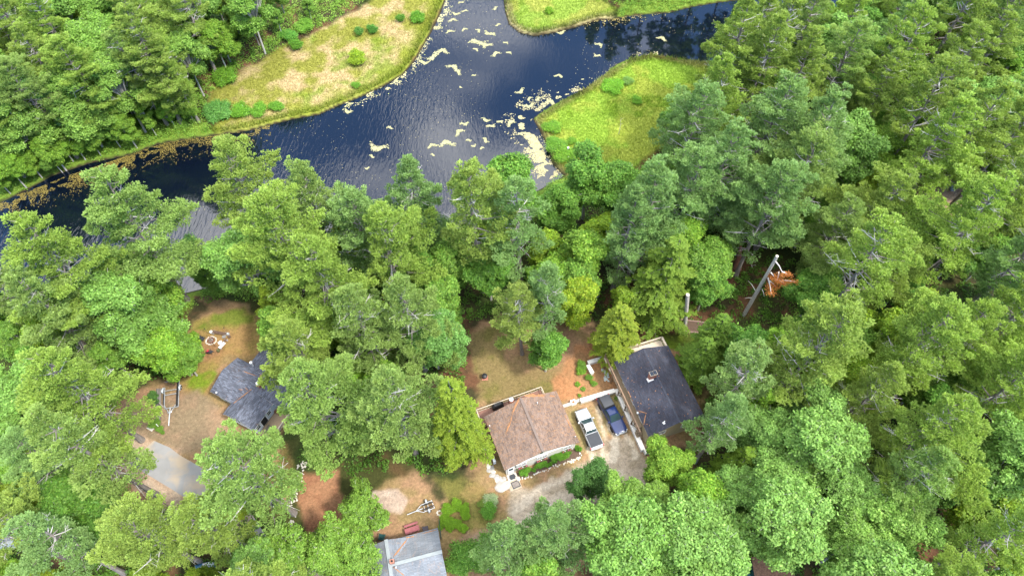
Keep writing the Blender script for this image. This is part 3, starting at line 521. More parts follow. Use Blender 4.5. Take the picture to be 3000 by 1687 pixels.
exec_list = [
 ('pine', 45, 540, 27, LIM), ('pine', 232, 436, 29, (1.05, 1.08, 1.05)), ('pine', 545, 368, 27, YEL), ('thinpine', 742, 412, 25, MIDT), ('pine', 668, 500, 28, LIM), ('pine', 772, 590, 25, LIM),
 ('pine', 945, 530, 24, LIM), ('pine', 1030, 402, 23, BLU), ('pine', 1196, 420, 28, YEL), ('thinpine', 1318, 440, 26, BLU), ('pine', 1015, 700, 24, MIDT), ('pine', 880, 715, 24, MIDT),
 ('thinpine', 1390, 660, 22, BLU), ('pine', 1318, 712, 19, (1.12, 1.02, .9)), ('thinpine', 1650, 410, 27, BLU), ('pine', 722, 800, 21, YEL), ('pine', 752, 915, 25, (1.05, 1.08, 1.)), ('pine', 975, 935, 25, MIDT),
 ('pine', 560, 1110, 26, (1.0, 1.05, 1.0)), ('pine', 75, 885, 26, LIM), ('thinpine', 95, 1045, 27, (1.05, 1.05, 1)), ('pine', 300, 1300, 21, YEL), ('thinpine', 455, 1285, 20, YEL), ('thinpine', 40, 1330, 22, BLU),
 ('pine', 15, 700, 24, MIDT), ('pine', 1405, 1300, 19, BLU), ('thinpine', 1280, 1335, 19, BLU), ('thinpine', 1905, 880, 22, (1, 1.03, 1.2)), ('thinpine', 1850, 1010, 20, BLU), ('hemlock', 1790, 850, 12, (.7, .85, 1)),
 ('hemlock', 1140, 962, 25, (1.08, 1.05, 1)), ('hemlock', 1570, 762, 15, (1.12, 1.02, 1)), ('hemlock', 1700, 600, 20, (.85, .93, 1.1)), ('hemlock', 1820, 800, 14, (.7, .85, 1)), ('hemlock', 130, 620, 13, (.6, .75, 1)),
 ('broad', 340, 715, 14, BRT), ('broad', 260, 720, 12, (1.6, 1.15, .6)), ('broad', 400, 850, 11, LIM), ('broad', 250, 870, 10, MIDT), ('birch', 465, 598, 12, DRK), ('broad', 500, 675, 6, MIDT), ('broad', 585, 598, 13, (.85, .9, .9)), ('broad', 300, 630, 13, DRK),
 ('broad', 1475, 590, 14, BRT), ('broad', 1450, 715, 12, (1.5, 1.15, .6)), ('broad', 1490, 380, 16, DRK), ('broad', 1410, 470, 12, (.8, .9, .9)), ('broad', 1560, 430, 13, DRK), ('broad', 1290, 402, 16, (.85, .95, .9)), ('oak', 1080, 815, 13, (.85, .95, 1)), ('broad', 1380, 850, 10, DRK),
 ('broad', 1100, 720, 13, MIDT), ('broad', 1120, 620, 12, MIDT), ('birch', 1466, 1195, 9, DRK), ('birch', 1502, 1178, 10, DRK), ('birch', 1540, 1200, 9.5, DRK), ('broad', 1690, 1150, 9, BRT), ('oak', 1650, 1235, 8, BRT), ('oak', 1590, 1265, 12, BRT), ('airy', 900, 1262, 8, BRT), ('airy', 815, 1368, 9, BRT), ('airy', 885, 1400, 9, BRT), ('airy', 690, 1400, 10, BRT), ('oak', 640, 1390, 10, MIDT),
 ('birch', 375, 990, 4.5, DRK), ('broad', 1460, 660, 12, MIDT), ('broad', 430, 870, 9, MIDT), ('broad', 1730, 560, 13, LIM), ('broad', 1780, 640, 12, MIDT), ('broad', 540, 60, 13, BRT), ('pine', 300, 25, 26, YEL), ('pine', 400, 110, 24, LIM),
 ('oak', 90, 200, 15, (.95, 1.1, 1.3)), ('broad', 200, 290, 12, BRT), ('broad', 130, 330, 11, MIDT), ('pine', 10, 235, 22, LIM), ('thinpine', 610, 0, 18, MIDT), ('broad', 690, 30, 6, MIDT), ('broad', 770, 0, 5, MIDT),
 ('pine', 1880, -5, 28, YEL), ('pine', 1960, 40, 27, YEL), ('pine', 1840, 140, 26, LIM), ('pine', 1770, 210, 26, BLU), ('pine', 1990, 185, 28, (.95, 1.02, 1.25)), ('pine', 2110, 240, 27, (.95, 1.02, 1.25)), ('pine', 1860, 320, 27, BLU), ('pine', 2050, 330, 26, MIDT),
 ('pine', 1985, 420, 25, (.9, 1, 1.2)), ('pine', 1760, 380, 25, (.9, 1, 1.2)), ('pine', 2270, 560, 27, LIM), ('pine', 2120, 780, 26, YEL), ('pine', 2420, 770, 25, LIM), ('broad', 2200, 200, 13, DRK), ('broad', 2240, 330, 12, BRT), ('broad', 1990, 840, 9, LIM),
 ('broad', 1795, 600, 12, MIDT), ('broad', 1795, 690, 10, DRK), ('broad', 2080, 700, 12, DRK), ('oak', 1700, 1310, 12, BRT), ('oak', 1960, 1050, 14, MIDT), ('oak', 2090, 1000, 14, MIDT), ('oak', 2150, 1210, 13, MIDT), ('oak', 2290, 1260, 14, (1.15, 1.12, 1)), ('oak', 2180, 1350, 13, (1.15, 1.12, 1)),
 ('pine', 2450, 1020, 24, LIM), ('pine', 2400, 1130, 22, (1.05, 1.1, 1.1)), ('oak', 1900, 1220, 12, MIDT), ('broad', 1820, 1380, 9, BRT), ('oak', 2000, 1170, 13, MIDT),
 ('thinpine', 1600, 470, 24, BLU), ('pine', 880, 480, 23, (.92, 1, 1.15)), ('broad', 905, 500, 13, DRK), ('broad', 1010, 610, 13, DRK), ('broad', 1230, 640, 12, DRK), ('broad', 820, 700, 12, DRK),
]
def offland(x, y): return min(float(sdist(np.array([x]), np.array([y]), q)[0]) for q in (river, marshL, marshT, marshR))
for t in exec_list:
    h = t[3]
    for _ in range(14):
        if t[0] in ('birch',) or offland(*D(t[1], t[2], h)) > .8: break
        h *= .94
    apex_tree(t[0], t[1], t[2], h, t[4])
for kd, bx_, by_, h, tn in (('oak', 10, 455, 15, LIM), ('pine', 60, 440, 20, LIM), ('oak', 130, 410, 17, BRT), ('pine', 190, 390, 22, MIDT), ('oak', 255, 365, 17, BRT), ('pine', 310, 350, 22, LIM), ('oak', 365, 330, 17, BRT), ('pine', 420, 312, 21, MIDT), ('pine', 470, 285, 19, LIM), ('oak', 510, 235, 14, BRT), ('broad', 570, 175, 11, BRT), ('broad', 160, 420, 9, BRT), ('broad', 340, 365, 8, BRT), ('broad', 60, 465, 8, LIM), ('broad', 100, 440, 7.0, BRT), ('broad', 210, 395, 7.0, LIM), ('broad', 250, 385, 6.0, BRT), ('broad', 300, 365, 7.0, MIDT), ('broad', 390, 335, 7.0, BRT), ('broad', 440, 318, 6.0, LIM), ('broad', 485, 300, 6.0, BRT), ('broad', 20, 480, 6.0, BRT), ('broad', 150, 425, 6.0, MIDT), ('broad', 330, 340, 9.0, BRT), ('broad', 180, 400, 8.0, BRT), ('broad', 430, 290, 8.0, LIM),
    ('pine', 1560, -15, 16, MIDT), ('thinpine', 1620, -5, 14, MIDT), ('pine', 1680, -20, 18, MIDT), ('pine', 1750, -35, 18, LIM), ('pine', 1820, -50, 19, MIDT), ('thinpine', 1500, -30, 13, MIDT), ('pine', 1900, -60, 19, LIM), ('pine', 1990, 112, 18, YEL)):
    x, y = D(bx_, by_, -.5); put_tree(kd, x, y, h, tn)
# keep-open parts of the survey photo: water, marsh, yards and roofs stay uncovered by the filler trees
OPEN = [[(0, 470), (200, 400), (330, 345), (470, 300), (540, 225), (640, 165), (700, 125), (780, 75), (840, 40), (900, 5), (940, -60), (1900, -60), (1820, 40), (1790, 150), (1740, 190), (1700, 260), (1660, 340), (1600, 400), (1480, 385), (1430, 440), (1340, 460), (1290, 420), (1200, 430), (1150, 480), (1130, 560), (1090, 470), (1000, 450), (950, 490), (880, 500), (760, 420), (690, 440), (640, 420), (580, 480), (540, 690), (470, 620), (400, 560), (380, 420), (260, 470), (200, 620), (120, 640), (0, 560)],
 [(470, 800), (490, 760), (560, 750), (650, 790), (670, 870), (720, 900), (740, 960), (720, 1060), (700, 1100), (660, 1170), (720, 1190), (700, 1270), (640, 1170), (440, 1120), (440, 1180), (470, 1260), (430, 1270), (330, 1210), (300, 1110), (220, 1080), (240, 1000), (400, 960), (470, 950)],
 [(740, 1180), (830, 1150), (880, 1190), (1000, 1220), (1090, 1200), (1180, 1230), (1220, 1200), (1210, 1020), (1190, 1000), (1200, 840), (1240, 830), (1260, 900), (1300, 960), (1400, 960), (1430, 870), (1530, 820), (1660, 840), (1720, 930), (1730, 1020), (1650, 1110), (1640, 1170), (1580, 1200), (1500, 1200), (1440, 1240), (1320, 1260), (1290, 1320), (1260, 1400), (1180, 1449), (1120, 1500), (900, 1500), (880, 1420), (1000, 1360), (1020, 1300), (900, 1300), (850, 1290), (760, 1330)],
 [(1660, 810), (1780, 810), (1750, 880), (1680, 880)], [(2010, 1250), (2110, 1230), (2110, 1340), (2040, 1360)], [(2330, 450), (2460, 440), (2460, 540), (2360, 530)], [(2075, 420), (2120, 420), (2120, 460), (2075, 460)], [(1890, 610), (2020, 610), (2020, 730), (1920, 790), (1850, 800)], [(1100, 1120), (1210, 1120), (1210, 1250), (1100, 1250)], [(1100, 770), (1250, 770), (1250, 1020), (1100, 1020)], [(1850, 690), (1890, 700), (1870, 800), (1835, 790)], [(1840, 1380), (1960, 1390), (1960, 1470), (1840, 1470)], [(2100, 1120), (2150, 1090), (2160, 1150), (2110, 1170)]]
def is_open(X, Y, z0, h, rad):
    pts = []
    for z, r_ in ((z0+h, 0), (z0+h*.8, rad*.7), (z0+h*.6, rad*.9), (z0+h*.45, rad*.8)):
        for dx, dy in ((0, 0), (r_, 0), (-r_, 0), (0, r_), (0, -r_)): pts.append(proj(X+dx, Y+dy, z))
    pts = np.array(pts)
    return max(sum(inside(pts[:, 0], pts[:, 1], o)) for o in OPEN) >= (2 if h > 17 else 1)
yardW = [D(x, y) for x, y in ZONES[0][1]]
def filler(kinds_fn, n_try, sp_new, sp_all, hr, rad):
    pts = np.array([(t['x'], t['y'], t['h']) for t in TREES]); cnt = 0
    X = rng.uniform(-125, 125, n_try); Y = rng.uniform(8, 150, n_try); dw = np.minimum(np.minimum(sdist(X, Y, river), sdist(X, Y, marshL)), np.minimum(sdist(X, Y, marshT), sdist(X, Y, marshR))); dy = sdist(X, Y, yardW)
    Zt = height(X, Y)
    for x, y, d1, d2, z0 in zip(X, Y, dw, dy, Zt):
        if d1 < .8 or d2 < -1.5: continue
        kind, h, tint = kinds_fn(x, y)
        px, py = proj(x, y, z0+h*.75)
        if not (-30 < px < 2606 and -40 < py < 1490): continue
        dd = np.hypot(pts[:, 0]-x, pts[:, 1]-y); bigm = pts[:, 2] > 17
        if h > 17:
            if len(dd[bigm]) and dd[bigm].min() < sp_new: continue
            if dd.min() < 2.: continue
        elif dd.min() < sp_all: continue
        if is_open(x, y, z0, h, rad*h/PH if h > 17 else 3.): continue
        put_tree(kind, x, y, h, tint); pts = np.vstack([pts, (x, y, h)]); cnt += 1
    return cnt
def tone():
    k = rng.random(); b = rng.uniform(.9, 1.12); t = YEL if k < .34 else LIM if k < .68 else MIDT if k < .84 else BLU if k < .9 else (.9, 1, 1.15)
    return tuple(v*b for v in t)
def tall_kind(x, y):
    px, py = proj(x, y, 20); t = tone()
    if px > 1700 and py < 500 and rng.random() < .5: t = YEL
    if px > 1650 and py > 980 and px < 2350: return ('oak', float(rng.uniform(17.2, 18)), (1.05, 1.03, 1)) if rng.random() < .55 else ('pine', float(rng.uniform(19, 23)), t)
    if px < 650 and py < 420 and rng.random() < .45: return 'oak', float(rng.uniform(17.2, 18)), tuple(v*.95 for v in LIM)
    u_ = rng.random(); return ('oak', float(rng.uniform(17.2, 18.5)), (1., 1.02, .9)) if u_ < .16 else (('pine' if u_ < .82 else 'thinpine'), float(rng.uniform(19, 28)), t)
def low_kind(x, y):
    b = rng.uniform(.75, 1.15); t = (1.3, 1.1, .6) if rng.random() < .12 else LIM if rng.random() < .4 else MIDT if rng.random() < .5 else DRK
    k = 'broad' if rng.random() < .8 else 'hemlock'
    return k, float(rng.uniform(7, 13.5)), tuple(v*b for v in t)
n1_ = filler(tall_kind, 6000, 7.0, 0, 0, 4.5); n2_ = filler(low_kind, 8000, 0, 4.1, 0, 3)
print('trees', n1_, n2_, len(TREES))
# ------------------------------------------------------------------ undergrowth, grass, floating leaves
def gcol(x, y):
    i = np.clip(np.searchsorted(gx, x), 0, nx-1); j = np.clip(np.searchsorted(gy, y), 0, ny-1); return col[j*nx+i]
HOUSEW = []
def clumps(name, X, Y, hh, rad, nleaf, size, ca, cb, r):
    n = len(X); Z = height(X, Y); rep = np.repeat(np.arange(n), nleaf); m_ = len(rep)
    u = unit(r.normal(size=(m_, 3))+np.array([0, 0, .5])); rr_ = (r.random(m_)**.4)[:, None]
    P_ = np.stack([X[rep], Y[rep], Z[rep]], 1)+u*rr_*np.stack([rad[rep], rad[rep], hh[rep]], 1)*np.array([1, 1, 1.]); P_[:, 2] = np.maximum(P_[:, 2], Z[rep]+.05)
    Nn = unit(u*.5+np.array([0, 0, .9])+r.normal(size=(m_, 3))*.5); t1 = unit(np.cross(Nn, unit(r.normal(size=(m_, 3))))); t2 = np.cross(Nn, t1)
    s = (r.uniform(.6, 1.15, m_)*size)[:, None]; Q = np.stack([P_-t1*s*.6, P_+t2*s*.35, P_+t1*s*.6, P_-t2*s*.35], 1)
    cc = mixc(np.tile(A(*ca), (n, 1)), A(*cb), r.random(n)); cc = cc[rep]*r.uniform(.78, 1.22, (m_, 1))
    return npmesh(name, Q, cc, LEAF)
r2_ = np.random.default_rng(77)
X = r2_.uniform(-125, 125, 40000); Y = r2_.uniform(8, 150, 40000)
px, py = proj(X, Y, 0); ok = (px > -60) & (px < 2640) & (py > -40) & (py < 1500)
dw = sdist(X, Y, river); dmn = np.minimum(np.minimum(sdist(X, Y, marshL), sdist(X, Y, marshT)), sdist(X, Y, marshR)); dyd = sdist(X, Y, yardW)
noi = fbm(X, Y, 9, 91); ok &= (dw > .5) & (dmn > .2) & (dyd > .8) & (noi > .24) & (r2_.random(len(X)) < .55)
for nm, poly, *_ in ZONES:
    if nm in ('sandR', 'track', 'green', 'ndl', 'beach'): ok &= sdist(X, Y, [D(*q) for q in poly]) > .5
bank = (np.minimum(dw, dmn) < 9) & ok; for_ = ok & ~bank
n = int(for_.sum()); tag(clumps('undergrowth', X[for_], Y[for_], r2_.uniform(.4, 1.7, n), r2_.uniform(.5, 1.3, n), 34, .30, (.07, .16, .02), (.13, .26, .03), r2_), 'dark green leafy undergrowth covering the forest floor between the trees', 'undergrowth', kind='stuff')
Xb = r2_.uniform(-125, 125, 90000); Yb = r2_.uniform(8, 150, 90000); px, py = proj(Xb, Yb, 0); okb = (px > -60) & (px < 2640) & (py > -40) & (py < 1500)
dw = sdist(Xb, Yb, river); dmn = np.minimum(np.minimum(sdist(Xb, Yb, marshL), sdist(Xb, Yb, marshT)), sdist(Xb, Yb, marshR)); dyd = sdist(Xb, Yb, yardW); du = np.minimum(dw, dmn)
okb &= (du > .25) & (du < 9) & (dyd > 1) & (r2_.random(len(Xb)) < .46); n = int(okb.sum())
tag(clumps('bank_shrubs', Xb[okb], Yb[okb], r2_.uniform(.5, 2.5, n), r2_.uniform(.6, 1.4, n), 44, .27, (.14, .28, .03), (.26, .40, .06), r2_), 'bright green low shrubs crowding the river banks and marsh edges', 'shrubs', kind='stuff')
print('clumps', int(for_.sum()), n)
def grass(name, polys, dens, lh, label, boost=1., edgelen=True):
    P_ = []; 
    for poly in polys:
        xs = [p[0] for p in poly]; ys = [p[1] for p in poly]; a = (max(xs)-min(xs))*(max(ys)-min(ys)); n = int(min(a*dens, 260000))
        x = r2_.uniform(min(xs), max(xs), n); y = r2_.uniform(min(ys), max(ys), n); px, py = proj(x, y, 0)
        k = inside(x, y, poly) & (px > -30) & (px < 2610) & (py > -30) & (py < 1480); x, y = x[k], y[k]
        if edgelen: k = sdist(x, y, river) > .05; x, y = x[k], y[k]
        P_.append(np.stack([x, y], 1))
    P_ = np.concatenate(P_); x, y = P_[:, 0], P_[:, 1]; n = len(x); z = height(x, y)
    near_ = sstep(2.5, 0, sdist(x, y, river)) if edgelen else np.zeros(n)
    d = unit(np.stack([r2_.normal(size=n)*.5, r2_.normal(size=n)*.5, np.ones(n)*.9], 1)); ln = r2_.uniform(.5, 1.1, n)*lh*(1+near_*1.3); wd = r2_.uniform(.05, .11, n)*(1+near_)
    Q = blades(np.stack([x, y, z-.02], 1), d, ln, wd, r2_); c = gcol(x, y)*r2_.uniform(.88, 1.18, (n, 1))*boost*1.12; c = c*(1-near_[:, None]*.25)+np.array([.10, .17, .02])*near_[:, None]*.4
    return tag(npmesh(name, Q, c, GRASSM), label, 'marsh grass', kind='stuff')
grass('marsh_grass', [marshL], 42, .42, 'tan and olive marsh grass on the left bank of the river')
grass('marsh_grass', [marshT], 42, .5, 'yellow green marsh grass on the point at the top of the river')
grass('marsh_grass', [marshR], 60, .42, 'bright yellow green marsh grass on the right hand point')
lawnp = [[D(*q) for q in z[1]] for z in ZONES if z[0] in ('lawn', 'lawn2', 'brt', 'green', 'park')]
o = grass('lawn_grass', lawnp, 22, .13, 'thin olive and brown lawn grass in the yards', 1.1, False); o['category'] = 'grass'
# floating leaves
def flakes(cx, cy, n, rx, ry, ang, size, r, cA=(.37, .335, .18), cB=(.28, .30, .13)):
    if n < 1: return np.zeros((0, 6, 3)), np.zeros((0, 3))
    u = r.normal(size=(n, 2))*.46; k = np.hypot(u[:, 0], u[:, 1])[:, None]; u = u*np.minimum(1, 1.15/np.maximum(k, .01)); x = u[:, 0]*rx; y = u[:, 1]*ry
    y = y+np.sin(x/rx*3+r.uniform(0, 6))*ry*.8
    X = cx+x*math.cos(ang)-y*math.sin(ang); Y = cy+x*math.sin(ang)+y*math.cos(ang); s = r.uniform(.5, 1.2, n)*size; a0 = r.uniform(0, 6.28, n)
    pts = []
    for j in range(6):
        a = a0+j*math.pi/3; q = s*r.uniform(.65, 1.1, n); pts.append(np.stack([X+np.cos(a)*q, Y+np.sin(a)*q*.8, WZ+.012+r.random(n)*.02], 1))
    c = mixc(np.tile(A(*cA), (n, 1)), A(*cB), r.random(n)**2)*r.uniform(.8, 1.15, (n, 1)); return np.stack(pts, 1), c
PADM = leaf_mat('floating_leaf', .05, .3, .6)
MATSL = []
mats_ = [(620, 470, 50), (470, 545, 22), (1240, 325, 24), (1420, 745, 24), (960, 1060, 22), (1000, 1100, 20), (1060, 1120, 18), (1030, 320, 80), (1120, 255, 50), (840, 510, 60), (880, 545, 40), (690, 215, 75), (760, 390, 60), (690, 430, 60), (1165, 410, 45), (1035, 235, 28), (930, 225, 28), (870, 105, 40), (930, 85, 30), (1160, 65, 30), (1180, 190, 25), (1660, 245, 40), (1000, 570, 18), (900, 660, 14), (1640, 575, 35), (1350, 690, 42), (1480, 750, 28), (1410, 800, 42), (1590, 780, 50), (1280, 930, 40), (1195, 920, 26), (1090, 905, 38), (1130, 950, 36), (925, 935, 36), (890, 1000, 45), (365, 965, 26), (275, 1110, 75), (690, 1100, 38), (800, 1085, 60), (1090, 1060, 30), (230, 1180, 20), (45, 840, 38), (1945, 340, 38), (2420, 295, 45), (1930, 420, 32), (1265, 400, 24), (1015, 375, 25), (1100, 345, 50), (820, 240, 36), (905, 20, 30), (840, 155, 40), (195, 1270, 18), (690, 1170, 16), (1820, 600, 10)]
for zx, zy, sz in mats_:
    x, y = Z5(zx, zy, RG2, WZ); k = sz/2.576/15.5; a = rng.uniform(-.9, .9)
    Q, c = flakes(x, y, int(46+k*120), k*.95, k*.36, a, .095+.026*k, r2_); MATSL.append((npmesh('floating_leaf_mat', Q, c, PADM), x, y, k))
def strip(pts, wid, n, size, off, cA=(.40, .35, .19), cB=(.30, .28, .13), o=RG2):
    pts = [Z5(*q, o, WZ) for q in pts]; r = r2_; t = r.random(n)*(len(pts)-1); i = t.astype(int); f = t-i; P0 = np.array(pts); x = P0[i, 0]*(1-f)+P0[i+1, 0]*f; y = P0[i, 1]*(1-f)+P0[i+1, 1]*f
    dx = P0[i+1]-P0[i]; nn = np.stack([-dx[:, 1], dx[:, 0]], 1); nn /= np.linalg.norm(nn, axis=1, keepdims=True); s = off+np.abs(r.normal(size=n))*wid*np.sign(off if off else 1)
    xa, ya = x+nn[:, 0]*s, y+nn[:, 1]*s; xb, yb = x-nn[:, 0]*s, y-nn[:, 1]*s; fl = (sdist(xa, ya, river) > sdist(xb, yb, river))&(r.random(n) < .93); x = np.where(fl, xb, xa); y = np.where(fl, yb, ya); k = (vnoise(x, y, .9, 5)*.6+vnoise(x, y, 2.3, 6)*.4 > .42) & (sdist(x, y, river) < -.02); x, y = x[k], y[k]; n = len(x); q, c = flakes(0, 0, n, .001, .001, 0, size*.8, r, cA, cB); q[:, :, 0] += x[:, None]; q[:, :, 1] += y[:, None]; return q, c
a, b = strip([(1360, 870), (1440, 1000), (1520, 1110), (1550, 1220), (1640, 1320)], 1.5, 3600, .21, .02); tag(npmesh('floating_leaves', a, b, PADM), 'dense pale band of floating lily leaves along the left edge of the right hand marsh point', 'floating leaves', kind='stuff')
a1, b1 = strip([(1480, 850), (1600, 760), (1750, 700), (1950, 640), (2080, 540), (2200, 460), (2400, 410)], .7, 1300, .18, .02); a2, b2 = strip([(1300, 800), (1400, 850), (1500, 790), (1600, 740)], 1.6, 420, .16, .02)
tag(npmesh('floating_leaves', np.concatenate([a1, a2]), np.concatenate([b1, b2]), PADM), 'thin pale fringe of floating leaves along the upper shore of the right hand marsh point', 'floating leaves', kind='stuff')
a, b = strip([(0, 775), (110, 730), (300, 660), (380, 630), (500, 500), (560, 390), (680, 200), (740, 130), (790, 0)], .9, 2100, .17, -.02, (.50, .44, .25), (.34, .38, .13)); tag(npmesh('floating_leaves', a, b, PADM), 'thin olive fringe of floating leaves below the left hand marsh', 'floating leaves', kind='stuff')
a, b = strip([(2030, 930), (1700, 1000), (1300, 1060), (1000, 1160), (800, 1230), (500, 1330), (200, 1449), (0, 1500)], 2.0, 9500, .12, .05, (.24, .185, .04), (.09, .07, .02), RG1)
tag(npmesh('floating_leaves', a, b, PADM), 'wide band of yellow brown floating leaves on black water under the left forest', 'floating leaves', kind='stuff')
a1, b1 = strip([(1850, 120), (2000, 140), (2200, 80), (2400, 40)], 1.6, 800, .15, .1, (.45, .35, .12), (.25, .2, .05)); n = 1500
xs = r2_.uniform(-70, 60, n*3); ys = r2_.uniform(60, 135, n*3); k = (sdist(xs, ys, river) < -.4) & (vnoise(xs, ys, 9, 8) > .45); xs, ys = xs[k][:n], ys[k][:n]; q, c = flakes(0, 0, len(xs), .001, .001, 0, .075, r2_, (.42, .36, .2), (.3, .28, .14)); q[:, :, 0] += xs[:, None]; q[:, :, 1] += ys[:, None]
tag(npmesh('floating_leaves', np.concatenate([a1, q]), np.concatenate([b1, c]), PADM), 'small scattered pale leaf flecks floating across the open river', 'floating leaves', kind='stuff')

# ------------------------------------------------------------------ frames for buildings
class Fr:
    def __init__(s, o, deg): s.o = o; s.a = R(deg); s.c = math.cos(s.a); s.s = math.sin(s.a)
    def l(s, p): x, y = p[0]-s.o[0], p[1]-s.o[1]; return (x*s.c+y*s.s, -x*s.s+y*s.c)
    def w(s, x, y): return (s.o[0]+x*s.c-y*s.s, s.o[1]+x*s.s+y*s.c)
    def root(s, name, label, cat, group=None): return thing(name, label, cat, (s.o[0], s.o[1], 0), s.a, group)
def gable_roof(m, x0, x1, y0, y1, ze, zr, axis='y', t=.14):
    """two slabs meeting at the ridge; axis = ridge direction"""
    if axis == 'y':
        xm = (x0+x1)/2; m.roofquad([(x0, y1, ze), (x0, y0, ze), (xm, y0, zr), (xm, y1, zr)], t); m.roofquad([(x1, y0, ze), (x1, y1, ze), (xm, y1, zr), (xm, y0, zr)], t)
    else:
        ym = (y0+y1)/2; m.roofquad([(x0, y0, ze), (x1, y0, ze), (x1, ym, zr), (x0, ym, zr)], t); m.roofquad([(x1, y1, ze), (x0, y1, ze), (x0, ym, zr), (x1, ym, zr)], t)
def gable_walls(m, x0, x1, y0, y1, ze, zr, axis='y', z0=0.):
    m.box(x0, x1, y0, y1, z0, ze)
    if axis == 'y':
        xm = (x0+x1)/2
        m.raw([(x0, y0, ze), (x1, y0, ze), (xm, y0, zr), (x0, y1, ze), (x1, y1, ze), (xm, y1, zr)], [(0, 1, 2), (4, 3, 5), (0, 2, 5, 3), (1, 4, 5, 2)])
    else:
        ym = (y0+y1)/2
        m.raw([(x0, y0, ze), (x0, y1, ze), (x0, ym, zr), (x1, y0, ze), (x1, y1, ze), (x1, ym, zr)], [(1, 0, 2), (3, 4, 5), (0, 3, 5, 2), (4, 1, 2, 5)])
def litter(parent, pts, wid, zoff, seed, name='needle_litter', mt=None):
    """irregular strip of fallen needles along local 3d points"""
    rr = random.Random(seed); m = MB(); pts = [Vector(p) for p in pts]
    L_ = []; 
    for a, b in zip(pts[:-1], pts[1:]):
        k = max(2, int((b-a).length/.22)); L_ += [a.lerp(b, i/k) for i in range(k)]
    L_.append(pts[-1]); d = (pts[-1]-pts[0]); s = Vector((-d.y, d.x, 0)).normalized(); vs = []
    for i, p in enumerate(L_): w_ = wid*rr.uniform(.25, 1.)*math.sin(math.pi*(i+.6)/(len(L_)+.2))**.5; vs += [p-s*w_+Vector((0, 0, zoff)), p+s*w_*rr.uniform(.5, 1)+Vector((0, 0, zoff)), p+Vector((0, 0, zoff+.03))]
    fs = []
    for i in range(len(L_)-1): a = 3*i; fs += [(a, a+3, a+5, a+2), (a+2, a+5, a+4, a+1)]
    m.raw(vs, fs); return m.build(name, mt or LITTER, parent)
def window(parent, x0, x1, z0, z1, y, mt=WHITE, face='y-'):
    m = MB(); g = MB(); e = .07
    def bx(mb, a, b, c, d, t0, t1):
        if face == 'y-': mb.box(a, b, y-t1, y-t0, c, d)
        elif face == 'x+': mb.box(y+t0, y+t1, a, b, c, d)
        elif face == 'x-': mb.box(y-t1, y-t0, a, b, c, d)
    bx(m, x0-e, x1+e, z0-e, z0, 0, .06); bx(m, x0-e, x1+e, z1, z1+e, 0, .06); bx(m, x0-e, x0, z0, z1, 0, .06); bx(m, x1, x1+e, z0, z1, 0, .06); bx(m, x0, x1, (z0+z1)/2-.02, (z0+z1)/2+.02, .02, .05)
    w_ = m.build('window', mt, parent); bx(g, x0, x1, z0, z1, .005, .025); g.build('pane', GLASS, w_); return w_

# ---- brown roofed house
bh = Fr((-.98, 28.35), 21.); H_ = bh.root('house', 'pale house with a large brown shingle roof strewn with orange needles beside two pickups', 'house')
m = MB(); gable_roof(m, 0, 10.62, -.05, 7.85, 3.1, 4.95); m.build('roof', [R_BROWN, mat('brown_fascia', (.12, .085, .07), .7)], H_)
rf = [o for o in H_.children][0]
m = MB(); m.bar((5.31, -.08, 4.985), (5.31, 7.88, 4.985), .34, .05); m.build('ridge_cap', mat('ridge_brown', (.16, .12, .10), .85, .2, 6), rf)
m = MB(); gable_walls(m, .35, 10.27, .3, 7.45, 2.97, 4.72); m.build('wall', BEIGE, H_)
m = MB(); m.box(.32, 10.3, .2, .296, 2.78, 2.9); m.build('trim_board', WHITE, H_)
for x0 in (2.15, 5.05, 8.75):
    for dx in (0, .72): window(H_, x0-.3+dx, x0+.3+dx, 1.35, 2.25, .298)
    m = MB(); m.box(x0-.45, x0+1.15, -.02, .23, .86, 1.12); fb = m.build('flower_box', BROWNW, H_); m = MB(); m.box(x0-.41, x0+1.11, .02, .19, 1.121, 1.14); m.build('soil', SOIL, fb)
    for k in range(6): m = MB(); m.rock((x0-.3+k*.26, .1, 1.16), .08, .07, .09, 0, k); m.build('flower', [ORANGE, PINKF, LEAFG, WHITE][(k+int(x0)) % 4] if False else [ORANGE, PINKF, mat('foliage_green', (.06, .17, .03), .8), WHITE][(k*3+int(x0)) % 4], fb)
m = MB(); m.raw([(4.95, .27, 3.75), (5.95, .27, 3.75), (5.45, .27, 4.2)], [(0, 1, 2)]); 
g = MB(); g.box(5.0, 5.62, .25, .27, 3.35, 3.9); gw = g.build('window', WHITE, H_); g = MB(); g.box(5.07, 5.55, .235, .249, 3.42, 3.84); g.build('pane', GLASS, gw)
m = MB(); m.box(.55, 1.45, .22, .297, .12, 2.2); dr = m.build('door', WHITE, H_); m = MB(); m.box(.72, 1.28, .2, .219, 1.35, 2.05); m.build('pane', GLASS, dr); m = MB(); m.lathe((1.38, .17, 1.1), [(.0, -.03), (.035, 0), (.0, .03)], 8); m.build('handle', STEEL, dr)
m = MB(); m.box(1.62, 1.74, .12, .296, 1.85, 2.1); m.build('wall_lamp', BLACK, H_)
